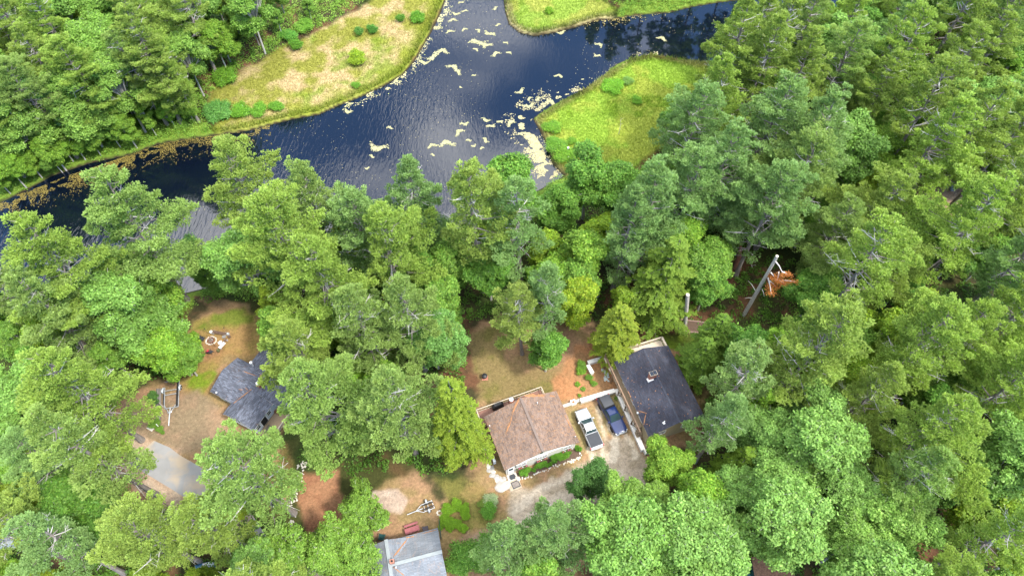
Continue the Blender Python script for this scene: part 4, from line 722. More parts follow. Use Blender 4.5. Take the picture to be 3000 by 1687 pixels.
# vents, chimney, heat pump
lx, ly = bh.l(Z5(487, 315, ZB, 4.3)); m = MB(); m.box(lx-.3, lx+.3, ly-.3, ly+.3, 3.6, 4.75); ch = m.build('chimney', RUST, H_); m = MB(); m.lathe((lx, ly, 4.75), [(.24, 0), (.24, .3), (.3, .32), (.3, .4), (.1, .46)], 14); m.build('chimney_cap', STEEL, ch)
for zx, zy in ((803, 350), (225, 590), (1280, 720)):
    lx, ly = bh.l(Z5(zx, zy, ZB, 4.)); lx = min(max(lx, .2), 10.3); zz = 3.1+1.85*(1-abs(lx-5.31)/5.31); m = MB(); m.lathe((lx, ly, zz-.05), [(.055, 0), (.055, .5), (.04, .5)], 10); m.build('vent_pipe', WHITE if zx != 1280 else STEEL, H_)
for k, (zz0, zz1, w_) in enumerate((((900, 225), (650, 265), .35), ((590, 290), (500, 470), .22), ((480, 560), (420, 690), .2), ((500, 480), (480, 560), .15), ((1140, 440), (1230, 620), .14), ((700, 700), (730, 690), .2), ((960, 215), (1020, 220), .16))):
    p = []
    for q in (zz0, zz1): lx, ly = bh.l(Z5(*q, ZB, 4.2)); p.append((lx, ly, 3.1+1.85*(1-abs(lx-5.31)/5.31)))
    litter(rf, p, w_, .012, 40+k)
# flexible bits round the house
m = MB(); d = bh.l; x0, y0 = -.9, 1.5; m.box(-.78, -.42, 2.1, 3.0, .35, 1.25, bev=.04); hp = m.build('heat_pump', WHITE); hp.parent = H_; m = MB(); m.lathe((-.79, 2.55, .8), [(.34, -.01), (.34, .0)], 18, axis='x'); m.build('fan_grille', CHAR, hp)
# north deck
m = MB(); m.box(-.5, 9.3, 7.55, 9.9, .35, .5); dk = m.build('deck', DECKR, H_)
for seg in (((-.45, 9.85), (9.25, 9.85)), ((9.25, 9.85), (9.25, 7.95)), ((-.45, 9.85), (-.45, 7.95))):
    m = MB(); a = Vector((*seg[0], 1.45)); b_ = Vector((*seg[1], 1.45)); m.bar(a, b_, .12, .06); m.bar(a-Vector((0, 0, .8)), b_-Vector((0, 0, .8)), .06, .06); n = int((b_-a).length/.32)
    for k in range(n+1): p = a.lerp(b_, k/n); m.bar(p, p-Vector((0, 0, .93)), .1 if k % 5 == 0 else .04)
    m.build('railing', RAILW, dk)
lx, ly = bh.l(Z5(325, 362, ZB, 1.1)); gr = thing('covered_grill', 'black covered barbecue grill on the deck behind the brown roofed house', 'grill', (*bh.w(lx, ly), .5), bh.a)
m = MB()
for i, (w_, d_, z) in enumerate(((.78, .34, 0), (.8, .36, .6), (.74, .32, .9), (.5, .2, 1.08))): pass
st = [(.80, .36, 0), (.82, .37, .55), (.78, .33, .85), (.52, .2, 1.08)]; vs = []
for w_, d_, z in st: vs += [(-w_, -d_*.8, z), (-w_*.85, -d_, z), (w_*.85, -d_, z), (w_, -d_*.8, z), (w_, d_*.8, z), (w_*.85, d_, z), (-w_*.85, d_, z), (-w_, d_*.8, z)]
m.raw(vs, [(i*8+j, i*8+(j+1) % 8, i*8+8+(j+1) % 8, i*8+8+j) for i in range(3) for j in range(8)]+[tuple(24+j for j in range(8))]); m.build('cover', BLACK, gr, smooth=True)
# step, mats, path
stp = thing('stone_step', 'tan stone slab step below the white door under a dark rectangular mat', 'step', (*bh.w(.95, -1.05), 0), bh.a); m = MB(); m.box(-.9, .75, -1.0, .35, 0, .1, bev=.02); m.build('slab', mat('tan_slab', (.36, .30, .22), .9, .2, 2, .3), stp)
m = MB(); m.prism([(-.45, -.05), (-.33, .32), (.33, .32), (.45, -.05), (.33, -.36), (-.33, -.36)], .0, .02); o = m.build('door_mat', CHAR); o.location = (*bh.w(1.0, -.28), .13); o.rotation_euler = (0, 0, bh.a); tag(o, 'dark grey oval door mat right below the white door of the pale house', 'door mat')
m = MB(); m.prism([(-.55, -.5), (.55, -.5), (.55, .42), (-.55, .42)], 0, .02); m.prism([(-.44, -.39), (.44, -.39), (.44, .31), (-.44, .31)], .021, .028, 1); o = m.build('door_mat', [CHAR, mat('worn_mat', (.20, .17, .15), .9, .3, 5)]); o.location = (*bh.w(1.05, -1.35), .102); o.rotation_euler = (0, 0, bh.a+.05); tag(o, 'dark rectangular mat with worn middle lying on the tan stone step', 'door mat')
m = MB(); m.box(.3, 1.65, -.75, .2, 0, .12, bev=.02); m.build('door_step', mat('pebble_step', (.47, .42, .36), .9, .4, 14, .4), H_)
PATH = [(215, 1095, .45), (255, 1120, .4), (225, 1150, .45), (270, 1165, .35), (260, 1205, .5), (305, 1225, .42), (320, 1262, .45), (350, 1240, .35), (340, 1290, .4), (375, 1285, .45), (400, 1250, .4), (470, 1340, .4), (500, 1345, .35), (230, 1060, .3)]
for k, (zx, zy, r_) in enumerate(PATH):
    x, y = Z5(zx, zy, ZB); m = MB(); m.rock((0, 0, 0), r_, r_*.8, .10, 0, k+300, 8); o = m.build('flagstone', ROCKG if k % 3 else ROCK); o.location = (x, y, .0); tag(o, 'flat grey flagstone in the path along the left side of the pale house', 'flagstone', 'flagstones beside the pale house')
x, y = Z5(392, 1345, ZB); m = MB(); m.rock((0, 0, 0), 1.15, .8, .3, 0, 21, 12); o = m.build('boulder', mat('bright_rock', (.40, .36, .32), .9, .15, 3, .5)); o.location = (x, y, 0); tag(o, 'big flat pale boulder at the corner of the drive beside the stone step', 'boulder')
# flower bed
bed = [Z5(*q, ZB) for q in ((530, 1195), (560, 1245), (660, 1240), (800, 1180), (960, 1110), (1170, 1045), (1330, 985), (1335, 900), (1290, 880), (1150, 935), (900, 1030), (740, 1120))]
m = MB(); m.prism(bed, .0, .06); struct(m.build('flower_bed', SOIL), 'dark mulch flower bed below the windows of the pale house')
rp = []
for k in range(6):
    m = MB(); m.rock((0, 0, 0), .16, .12, .13, 0, 500+k, 8); o = m.build('rock', ROCKW); rp.append(o); sc.collection.objects.unlink(o)
def rocks(line, n, sz, label, cat, group, mt=None, wig=.12, z=0.):
    pts = [Z5(*q, o_) for q, o_ in line]; acc = [0]
    for a, b in zip(pts[:-1], pts[1:]): acc.append(acc[-1]+math.hypot(b[0]-a[0], b[1]-a[1]))
    for i in range(n):
        s = acc[-1]*(i+rng.uniform(-.3, .3))/n; s = min(max(s, 0), acc[-1]-1e-3); j = next(k for k in range(len(acc)-1) if acc[k+1] > s); f = (s-acc[j])/(acc[j+1]-acc[j])
        o = rp[int(rng.integers(6))].copy(); sc.collection.objects.link(o)
        if mt: o.data = o.data.copy(); o.data.materials[0] = mt
        k = sz*rng.uniform(.6, 1.4); o.scale = (k, k, k); o.rotation_euler = (0, 0, rng.uniform(0, 6)); o.location = (pts[j][0]*(1-f)+pts[j+1][0]*f+rng.normal()*wig, pts[j][1]*(1-f)+pts[j+1][1]*f+rng.normal()*wig, z); tag(o, label, cat, group)
rocks([((560, 1235), ZB), ((600, 1262), ZB)], 3, 1.9, 'large white rock at the doorstep end of the flower bed edging', 'rock', 'large edging rocks')
rocks([((620, 1252), ZB), ((670, 1240), ZB), ((790, 1188), ZB), ((960, 1115), ZB), ((1170, 1050), ZB), ((1325, 990), ZB)], 44, .72, 'small white rock in the line edging the flower bed of the pale house', 'rock', 'white rocks edging the flower bed', wig=.09)
rocks([((1180, 1048), ZB), ((1330, 985), ZB), ((1328, 930), ZB)], 30, .75, 'small white rock in the heap at the right end of the flower bed', 'rock', 'white rocks heaped at the bed end', wig=.12)
rocks([((2290, 590), RB1), ((2250, 700), RB1), ((2215, 790), RB1), ((2235, 830), RB1), ((2170, 940), RB1)], 78, 1.0, 'pale rounded rock in the line of rocks across the needle covered yard', 'rock', 'rocks bordering the left lawn', ROCK, .28)
rocks([((2210, 1010), RB1), ((2190, 1100), RB1)], 14, 1., 'small grey rock trailing below the rock line', 'rock', 'rocks below the rock line', ROCKG, .3)
print('things so far', len(bpy.data.objects))
# ---- dark blue roofed building with deck and ramp
dh = Fr((17.93, 32.45), 18.4); Hd = dh.root('house', 'raised building with a wide dark blue shingle roof, brick chimney and wooden ramp', 'house')
RZE, RZR = 4.2, 5.9
def rz(x): return RZE+(RZR-RZE)*(1-abs(x-4.15)/4.15)
m = MB(); gable_roof(m, 0, 8.3, 0, 11.5, RZE, RZR); rfd = m.build('roof', [R_DARK, mat('pale_fascia', (.42, .38, .3), .7)], Hd)
m = MB(); m.bar((4.15, .02, RZR+.01), (4.15, 11.45, RZR+.01), .2, .03); m.build('ridge_cap', mat('ridge_blue', (.043, .047, .064), .85, .2, 6), rfd)
m = MB(); gable_walls(m, .4, 7.9, .45, 11.1, RZE-.1, RZR-.2); m.build('wall', TAN, Hd)
window(Hd, 5.3, 6.2, 2.2, 3.1, .448); window(Hd, 2.0, 2.9, 2.2, 3.1, .448)
for y0 in (2.5, 5.2, 8.): window(Hd, y0, y0+.9, 2.9, 3.7, .398, face='x-')
lx, ly = dh.l(Z5(940, 560, ZK, 5.6)); m = MB(); m.box(lx-.48, lx+.48, ly-.28, ly+.28, 5.0, 6.75); ch = m.build('chimney', BRICK, Hd)
m = MB(); m.box(lx-.54, lx+.54, ly-.34, ly+.34, 6.755, 6.85); m.build('crown', mat('mortar_crown', (.40, .34, .27), .8), ch)
for dx in (-.24, .24): m = MB(); m.box(lx+dx-.2, lx+dx+.2, ly-.26, ly+.26, 6.853, 6.98, bev=.03); m.build('flue_lid', mat('slate_lid', (.03, .04, .06), .8, .05), ch)
m = MB(); m.box(lx-.68, lx+.62, ly-.5, ly-.3, rz(lx)-.12, rz(lx)+.04); m.box(lx-.72, lx-.5, ly-.5, ly+.1, rz(lx-.6)-.05, rz(lx-.6)+.05); m.build('flashing', WHITE, ch)
lx, ly = dh.l(Z5(1072, 1035, ZK, 5.4)); m = MB(); m.lathe((lx, ly, rz(lx)-.05), [(.05, 0), (.05, .62), (.03, .62)], 10); m.box(lx-.18, lx+.14, ly-.2, ly+.12, rz(lx)-.04, rz(lx)+.05, ang=.3); m.build('vent_pipe', WHITE, Hd)
for k in range(46):
    x = rng.uniform(.3, 8.); y = rng.uniform(.4, 11.1)
    if k < 12: x = rng.uniform(.15, .9)
    a = rng.uniform(0, 6); l_ = rng.uniform(.1, .28); litter(rfd, [(x, y, rz(x)), (x+l_*math.cos(a), y+l_*math.sin(a), rz(x+l_*math.cos(a)))], rng.uniform(.03, .08), .012, 90+k)
for seg in (((770, 905), (880, 940)), ((880, 940), (850, 1060)), ((690, 690), (735, 800))):
    p = []
    for q in seg: lx, ly = dh.l(Z5(*q, ZK, 4.6)); lx = max(lx, .06); p.append((lx, ly, rz(lx)))
    litter(rfd, p, .09, .012, 7+int(seg[0][0]))
# deck at the back and ramp down the side
m = MB(); m.box(-.6, 8.35, 11.12, 13.4, 2.35, 2.5); m.build('deck', PALEDECK, Hd)
m = MB(); m.box(-.55, .38, 2.1, 11.1, 2.35, 2.5); m.box(-.2, .95, -.9, 1.5, 0, .12); [m.box(-.5, .38, 1.2+.18*k, 1.2+.18*k+.178, .12, .5+.35*k) for k in range(5)]; rp_ = m.build('ramp', DECKW, Hd)
def rail(mb, pts, h=.95, posts=1.5, w_=.1, mids=(.45, .7)):
    for a, b in zip(pts[:-1], pts[1:]):
        a = Vector(a); b = Vector(b); u = Vector((0, 0, h)); mb.bar(a+u, b+u, w_+.05, .05)
        for q in mids: mb.bar(a+Vector((0, 0, q)), b+Vector((0, 0, q)), .04, .09)
        n = max(1, int((b-a).length/posts))
        for k in range(n+1): p = a.lerp(b, k/n); mb.bar(p-Vector((0, 0, .12)), p+u, w_)
m = MB(); rail(m, [(-.52, 13.3, 2.5), (-.52, 1.2, 2.5)]); m.build('ramp_railing', RAILD, Hd)
m = MB(); rail(m, [(-.4, 13.35, 2.5), (8.3, 13.35, 2.5), (8.3, 11.9, 2.5)], w_=.12); rail(m, [(8.45, 13.35, 2.5), (8.45, 6.0, 2.5)], w_=.06, mids=(.5,)); m.build('deck_railing', RAILW, Hd)
m = MB()
for y in (12.8, 10.4, 8., 5.6, 3.4): m.bar((-.47, y, 0), (-.47, y, 2.35), .14); m.bar((-.47, y, .9), (-.47, y-.9, 2.2), .08)
for x, y in ((8.2, 13.2), (4, 13.2), (.5, 13.2)): m.bar((x, y, 0), (x, y, 2.35), .14)
m.build('support_post', RAILD, Hd)
lx, ly = dh.l(Z5(790, 965, ZK, 3.2)); lm = MB(); lm.lathe((.0, ly, 4.0), [(.06, 0), (.12, .1), (.12, .3), (.05, .36)], 12); lm.build('vent_hood', WHITE, Hd)
# ---- retaining walls
def wall_run(name, label, segs, h, wd, mt, top=.0, o=ZK):
    t = thing(name, label, 'retaining wall', (*Z5(*segs[0][0], o), 0))
    bx, by = t.location[0], t.location[1]
    for i, (a, b) in enumerate(segs):
        a = Z5(*a, o, h); b = Z5(*b, o, h); a = Vector((a[0]-bx, a[1]-by)); b = Vector((b[0]-bx, b[1]-by)); dirn = (b-a).normalized(); L0 = (b-a).length; n = max(1, round(L0/1.25)); nn = Vector((-dirn.y, dirn.x))
        m = MB(); m.prism([tuple(a+nn*wd*.42), tuple(b+nn*wd*.42), tuple(b-nn*wd*.42), tuple(a-nn*wd*.42)], 0, h-.1-.003*i); m.build('wall_course', CONC, t)
        for k in range(n):
            p = a.lerp(b, k/n)+dirn*.012; q = a.lerp(b, (k+1)/n)-dirn*.012; m = MB(); m.prism([tuple(p+nn*wd/2), tuple(q+nn*wd/2), tuple(q-nn*wd/2), tuple(p-nn*wd/2)], h-.1, h-.004*i+rng.uniform(0, .006)); m.build('cap_stone', mt, t)
    return t
wall_run('retaining_wall', 'long white capped concrete wall turning the corner behind the pickups', [((185, 806), (548, 697)), ((566, 682), (850, 1330)), ((868, 1352), (966, 1308))], .75, .62, CONC2)
wall_run('retaining_wall', 'short L shaped concrete wall under the ramp of the dark roofed building', [((262, 402), (430, 350)), ((262, 425), (312, 515))], .7, .55, CONC2)
m = MB(); x, y = 0, 0
wall_run('retaining_wall', 'low crumbling stone wall running from the pale house to the white capped wall', [((-10, 868), (85, 838)), ((128, 815), (180, 800))], .35, .42, mat('rubble_stone', (.5, .44, .37), .9, .35, 5, .6))
x, y = Z5(107, 822, ZK, .5); m = MB(); 
for a in range(4): pass
m.box(-.36, .36, -.36, -.2, 0, .5); m.box(-.36, .36, .2, .36, 0, .5); m.box(-.36, -.2, -.2, .2, 0, .5); m.box(.2, .36, -.2, .2, 0, .5); m.box(-.2, .2, -.2, .2, 0, .3, 1); o = m.build('concrete_block', [CONC2, LITTER]); o.location = (x, y, 0); o.rotation_euler = (0, 0, R(17)); tag(o, 'square hollow concrete block standing in the low wall left of the white caps', 'block')
for k in range(26):
    zx = 395+rng.uniform(0, 60)+(k/26)*50; zy = 475+(k/26)*130; x, y = Z5(zx, zy, ZK); m = MB(); m.rock((0, 0, 0), .18, .15, .08, 0, 700+k, 7); o = m.build('slate_piece', mat('pale_slate', (.42, .48, .46), .85, .2, 4)); o.location = (x, y, 0); tag(o, 'pale green grey slate piece scattered in the yard beside the ramp', 'slate piece', 'slate pieces beside the ramp')
# ---- grey cottage
ct = Fr((-39.38, 36.23), -26.6); Hc = ct.root('cottage', 'white and slate grey cottage with crossing gable roofs beside the fire pit lawn', 'cottage')
ZE, ZRc = 2.75, 4.2
m = MB(); xm = 2.62
m.roofquad([(0, 11.5, ZE), (0, 0, ZE), (xm, 0, ZRc), (xm, 11.5, ZRc)]); m.roofquad([(5.25, 0, ZE), (5.25, 4.25, ZE), (xm, 4.25, ZRc), (xm, 0, ZRc)])
k_ = (ZRc-ZE)/2.63; m.roofquad([(6.9, 4.252, ZE-k_*1.65*.8), (6.9, 11.5, ZE-k_*1.65*.8), (xm, 11.5, ZRc-.002), (xm, 4.252, ZRc-.002)])
m.build('roof', [R_COT, WHITE], Hc)
m = MB(); m.roofquad([(-3.75, 1.85, ZE), (xm, 1.85, ZE), (xm, 4.8, ZRc-.02), (-3.45, 4.8, ZRc-.02)]); m.roofquad([(xm, 7.75, ZE), (-3.75, 7.75, ZE), (-3.45, 4.8, ZRc-.02), (xm, 4.8, ZRc-.02)]); rw = m.build('roof', [R_COT, WHITE], Hc)
m = MB(); m.roofquad([(-1.7, 12.2, ZE-.3), (-1.7, 7.0, ZE-.3), (xm, 7.0, ZRc-.15), (xm, 12.2, ZRc-.15)]); m.build('roof', [R_COT, WHITE], Hc)
m = MB(); gable_walls(m, .3, 4.9, .35, 11.2, ZE-.05, ZRc-.2); m.box(4.9, 6.6, 4.6, 11.2, 0, 2.2); m.box(-1.4, .3, 7.6, 11.9, 0, ZE-.4); m.build('wall', PALEB, Hc)
m = MB(); gable_walls(m, -3.4, 2.3, 2.2, 7.4, ZE-.08, ZRc-.25, 'x'); m.build('wall', PALEB, Hc)
for x0, w_ in ((.55, 1.2), (1.95, 1.3), (3.45, 1.2)): window(Hc, x0, x0+w_, 1.25, 2.35, .348)
m = MB(); m.box(.25, 4.95, .24, .345, .9, 1.1); m.build('window_sill', WHITE, Hc)
for x0 in (-2.9, -1.2): window(Hc, x0, x0+.6, 1.5, 2.2, 2.198)
window(Hc, .55, 1.2, 1.1, 2.2, 4.902, face='x+'); window(Hc, 2.9, 3.5, 1.2, 2.2, 4.902, face='x+')
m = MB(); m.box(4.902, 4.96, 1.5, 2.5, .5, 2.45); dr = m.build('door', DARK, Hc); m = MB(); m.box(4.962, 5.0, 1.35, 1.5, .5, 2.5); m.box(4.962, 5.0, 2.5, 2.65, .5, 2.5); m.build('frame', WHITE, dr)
for zx, zy, nm in ((855, 592, 'a'), (935, 820, 'b')):
    lx, ly = ct.l(Z5(zx, zy, ZC, 4.6 if nm == 'b' else 3.6))
    m = MB()
    if nm == 'b': m.box(lx-.25, lx+.25, ly-.25, ly+.25, 3.5, 4.75); c_ = m.build('chimney', BRICK, Hc); m = MB(); m.lathe((lx, ly, 4.75), [(.2, 0), (.2, .25), (.26, .27), (.26, .4), (.08, .45)], 14); m.build('chimney_cap', WHITE, c_)
    else: m.lathe((lx, ly, 2.6), [(.12, 0), (.12, 1.1), (.21, 1.12), (.21, 1.25), (.05, 1.3)], 14); m.build('stove_pipe', WHITE, Hc)
lx, ly = ct.l(Z5(485, 905, ZC, 2.9)); m = MB(); m.lathe((lx, ly, 2.8), [(.1, 0), (.16, .1), (.12, .22), (.05, .25)], 12); m.build('roof_vent', STEEL, Hc)
def ctz(lx, ly): return max(ZE+(ZRc-ZE)*(1-abs(lx-xm)/2.62) if (lx > .0) else -9, ZE+(ZRc-.02-ZE)*(1-abs(ly-4.8)/2.95) if (1.85 < ly < 7.75 and lx < xm) else -9)
for k, (a, b, w_) in enumerate((((650, 1000), (905, 858), .13), ((760, 672), (910, 722), .09), ((940, 760), (965, 685), .12), ((1110, 960), (1140, 890), .2), ((1060, 1000), (1110, 950), .12), ((1130, 880), (1210, 790), .1), ((720, 870), (770, 880), .06), ((800, 860), (830, 890), .06))):
    p = []
    for q in (a, b): lx, ly = ct.l(Z5(*q, ZC, 3.6)); p.append((lx, ly, ctz(lx, ly)))
    litter(Hc, p, w_, .02, 200+k)
m = MB(); m.box(4.95, 7.3, -.3, 4.58, .3, .42); pd_ = m.build('porch_deck', DECKW, Hc); m = MB(); m.raw([(6.1, -3.2, .05), (7.3, -3.2, .05), (7.3, -.302, .3), (6.1, -.302, .3), (6.1, -3.2, .14), (7.3, -3.2, .14), (7.3, -.302, .41), (6.1, -.302, .41)], [(3, 2, 1, 0), (4, 5, 6, 7), (0, 1, 5, 4), (1, 2, 6, 5), (2, 3, 7, 6), (3, 0, 4, 7)]); m.build('porch_ramp', mat('grey_boards', (.3, .27, .23), .9, .2, 3, stretch=(6, 1, 1)), pd_)
m = MB(); m.bar((7.25, -.2, 1.2), (7.25, 4.5, 1.2), .14, .05); m.bar((7.25, -.2, .85), (7.25, 4.5, .85), .05, .3)
for y in (-.2, 2.2, 4.5): m.bar((7.25, y, .42), (7.25, y, 1.2), .12)
m.bar((7.25, -3.1, .1), (7.25, -3.1, 1.1), .1); m.bar((6.15, -3.1, .1), (6.15, -3.1, 1.1), .1); m.bar((7.25, -3.1, 1.05), (7.25, -.2, 1.2), .1, .05); m.bar((7.25, -3.1, .7), (7.25, -.2, .9), .04, .35); m.build('porch_railing', RAILW, pd_)
m = MB(); m.box(5.3, 6.2, .9, 2.0, .425, .44); o = m.build('door_mat', mat('brown_mat', (.13, .11, .09), .95)); o.location = (*ct.w(0, 0), 0); o.rotation_euler = (0, 0, ct.a); tag(o, 'dark brown mat in front of the open dark cottage door', 'door mat')
def chair(name, label, cat, x, y, z, rz_, mt, s=1., group=None):
    t = thing(name, label, cat, (x, y, z), rz_, group); t.scale = (s, s, s)
    m = MB(); m.box(-.28, .28, -.26, .28, .36, .41, bev=.01); m.build('seat', mt, t)
    m = MB(); m.raw([(-.28, .26, .4), (.28, .26, .4), (.3, .52, 1.0), (-.3, .52, 1.0), (-.28, .31, .4), (.28, .31, .4), (.3, .57, 1.0), (-.3, .57, 1.0)], [(3, 2, 1, 0), (4, 5, 6, 7), (0, 1, 5, 4), (1, 2, 6, 5), (2, 3, 7, 6), (3, 0, 4, 7)]); m.build('backrest', mt, t)
    for sx in (-1, 1):
        m = MB(); m.box(sx*.34-.05, sx*.34+.05, -.3, .34, .56, .6); m.build('armrest', mt, t)
        for sy in (-.25, .27): m = MB(); m.bar((sx*.33, sy, 0), (sx*.3, sy, .56), .05); m.build('leg', mt, t)
    return t
x, y = ct.w(5.5, 4.0); chair('porch_chair', 'rusty red chair in the corner of the cottage porch', 'chair', x, y, .42, ct.a, RUST)
# ---- fire pit lawn
fx, fy = Z5(560, 690, ZF)
t = thing('fire_pit', 'round fire pit ringed with pale stones on the brown lawn', 'fire pit', (fx, fy, 0)); m = MB(); m.lathe((0, 0, 0), [(.5, 0), (.5, .25), (.44, .25), (.42, .03), (0, .03)], 24); m.build('steel_ring', RUST, t); m = MB(); m.lathe((0, 0, 0), [(.41, .031), (.2, .08), (.02, .1)], 16); m.build('ash_bed', mat('ash', (.16, .12, .10), .95, .4, 8), t)
m = MB(); m.tube([(-.4, .1, .26), (0, .25, .3), (.35, 0, .26)], .035, 6); m.build('log', DEADW, t)
for k in range(17):
    a = k/17*6.28; m = MB(); m.rock((math.cos(a)*.72+rng.uniform(-.08, .08), math.sin(a)*.66, 0), .16, .13, .14, 0, 800+k, 7); m.build('ring_stone', ROCK if k % 3 else ROCKW, t)
def plank_bench(a, b, label, n=3, wd=.42):
    a = Vector(Z5(*a, ZF, .4)); b = Vector(Z5(*b, ZF, .4)); c_ = (a+b)/2; d = b-a; L0 = d.length; t = thing('plank_bench', label, 'bench', (c_.x, c_.y, 0), math.atan2(d.y, d.x))
    for k in range(n): m = MB(); y0 = -wd/2+k*wd/n; m.box(-L0/2, L0/2, y0, y0+wd/n-.03, .36, .41); m.build('plank', BROWNW, t)
    for s in (-1, 1): m = MB(); m.box(s*(L0/2-.16)-.13, s*(L0/2-.16)+.13, -wd/2-.08, wd/2+.05, 0, .358, bev=.02); m.build('block_support', ROCKG, t)
    return t
plank_bench((600, 300), (1190, 400), 'brown three plank bench on stone blocks behind the fire pit', 3, .5); plank_bench((1215, 590), (890, 1010), 'short brown plank bench half covered by white cloths', 2, .34)
x, y = Z5(540, 300, ZF, .5); m = MB(); m.lathe((0, 0, 0), [(.17, 0), (.2, .42), (.23, .43), (.23, .47), (.1, .5)], 18); o = m.build('bucket', WHITE); o.location = (x, y, 0); tag(o, 'round white lidded bucket at the left end of the plank bench', 'bucket')
def cloth(name, label, px_, sx, sy, ang, z, mt):
    m = MB(); n = 6; vs = [((i/n-.5)*sx+rng.normal()*.02, (j/n-.5)*sy+rng.normal()*.02, rng.uniform(0, .05)+.02) for j in range(n+1) for i in range(n+1)]; fs = [(j*(n+1)+i, j*(n+1)+i+1, (j+1)*(n+1)+i+1, (j+1)*(n+1)+i) for j in range(n) for i in range(n)]
    lo = [(x_, y_, z_-.02) for x_, y_, z_ in vs]; m.raw(vs, fs); m.raw(lo, [f[::-1] for f in fs]); x, y = Z5(*px_, ZF, z); o = m.build(name, mt, smooth=True); o.location = (x, y, z); o.rotation_euler = (0, 0, ang); tag(o, label, 'cloth'); return o
cloth('white_cloth', 'white cloth spread left of the short bench by the fire pit', (945, 775), .6, .55, .6, .12, WHITE); cloth('white_cloth', 'long white cloth draped over the lower end of the short bench', (1020, 890), .45, 1.1, -.62, .43, WHITE)
cloth('grey_cloth', 'small grey cloth between the two benches', (1100, 530), .5, .4, .2, .2, mat('grey_fabric', (.22, .22, .22), .9))
for k, (zx, zy, r_, mt, lb) in enumerate(((1270, 395, .2, STEEL, 'grey metal drum lid stool at the right end of the long bench'), (1310, 500, .2, BROWNW, 'dark brown log stool below the grey stool'), (845, 1090, .22, mat('mossy_wood', (.10, .10, .04), .9), 'dark mossy log stool at the foot of the short bench'))):
    x, y = Z5(zx, zy, ZF, .35); m = MB(); m.lathe((0, 0, 0), [(r_, 0), (r_*1.03, .2), (r_, .38), (r_*.8, .4), (r_*.3, .36)], 16); o = m.build('log_stool', mt); o.location = (x, y, 0); tag(o, lb, 'stool')
for zx, zy, lb in ((420, 375, 'black garden torch standing left of the long bench'), (1220, 330, 'black garden torch standing behind the right end of the long bench'), (760, 960, 'black poker leaning beside the short bench and fire pit')):
    x, y = Z5(zx, zy, ZF); m = MB(); m.tube([(0, 0, 0), (0, 0, 1.25)], .018, 6); m.lathe((0, 0, 1.25), [(.03, 0), (.07, .05), (.07, .16), (.03, .2)], 10); o = m.build('garden_torch' if 'torch' in lb else 'poker', BLACK); o.location = (x, y, 0); tag(o, lb, 'torch' if 'torch' in lb else 'poker')
x, y = Z5(210, 620, ZF, .3); chair('folding_chair', 'dark folding chair left of the fire pit', 'chair', x, y, 0, 1.2, CHAR, .8)
x, y = Z5(560, 1160, ZF, .3); chair('folding_chair', 'dark folding chair right of the red bag', 'chair', x, y, 0, 2.6, CHAR, .8)
x, y = Z5(405, 1120, ZF, .2); m = MB(); m.rock((0, 0, 0), .24, .2, .3, 0, 4, 10); m.box(-.3, .05, -.32, -.16, 0, .12, 1); o = m.build('red_bag', [mat('red_cloth', (.55, .02, .06), .7), BLACK], smooth=False); o.location = (x, y, 0); tag(o, 'small bright red bag on the lawn below the fire pit', 'bag')
m = MB(); x, y = Z5(600, 950, ZF); m.lathe((0, 0, 0), [(2.6, 0), (2.3, .012), (0, .02)], 40)
# ---- boat trailer beside the cottage drive
def W2(q, z=0.): return Vector((*Z5(*q, ZT, z), z))
o0 = W2((530, 700)); bt = thing('boat_trailer', 'long black and galvanised boat trailer parked by the leafy bush', 'boat trailer', (o0.x, o0.y, 0))
def TT(q, z): p = W2(q, z); return (p.x-o0.x, p.y-o0.y, z)
m = MB(); m.bar(TT((730, 205), .62), TT((705, 835), .62), .07, .1); m.bar(TT((715, 205), .6), TT((690, 520), .6), .3, .06, 1); m.bar(TT((680, 525), .6), TT((672, 835), .6), .2, .06, 1); m.bar(TT((405, 420), .6), TT((392, 870), .6), .08, .12); m.bar(TT((378, 560), .6), TT((376, 800), .6), .14, .06, 1)
for a, b in (((390, 500), (690, 452)), ((395, 595), (680, 545)), ((385, 893), (710, 838)), ((400, 300), (715, 250))): m.bar(TT(a, .5), TT(b, .5), .08, .08)
m.bar(TT((645, 795), .5), TT((510, 1010), .5), .08, .08); m.bar(TT((405, 835), .5), TT((510, 1010), .5), .08, .08); m.build('frame', [STEEL, BLACK], bt)
m = MB(); m.bar(TT((525, 870), .55), TT((510, 1020), .52), .09, .09); m.bar(TT((510, 1020), .5), TT((490, 1270), .45), .11, .11); m.build('tongue', mat('pale_steel', (.58, .62, .66), .4, .1, metal=.3), bt)
m = MB(); m.bar(TT((548, 960), .5), TT((548, 960), 1.15), .09); m.bar(TT((460, 985), .55), TT((545, 960), .6), .06); m.build('winch_post', STEEL, bt)
m = MB(); m.bar(TT((500, 1180), .45), TT((500, 1180), .85), .05); m.bar(TT((500, 1180), .1), TT((500, 1180), .45), .07); m.build('jack', STEEL, bt)
for q in ((755, 420), (378, 490)):
    c_ = TT(q, .3); wh = MB(); wh.lathe(c_, [(.14, -.1), (.3, -.1), (.31, 0), (.3, .1), (.14, .1)], 18, axis='x'); tr_ = wh.build('wheel', RUBBER, bt); wh = MB(); wh.lathe(c_, [(.13, -.08), (.13, .11)], 14, axis='x'); wh.build('rim', STEEL, tr_)
    m = MB(); pr = [(-.42, .3), (-.34, .58), (-.12, .68), (.12, .68), (.34, .58), (.42, .3)]; vs = [(c_[0]+sx*.14, c_[1]+y_, z_) for sx in (-1, 1) for y_, z_ in pr]; m.raw(vs, [(i, i+1, 7+i, 6+i) for i in range(5)]); m.build('mudguard', mat('pale_steel', (.58, .62, .66)), bt)
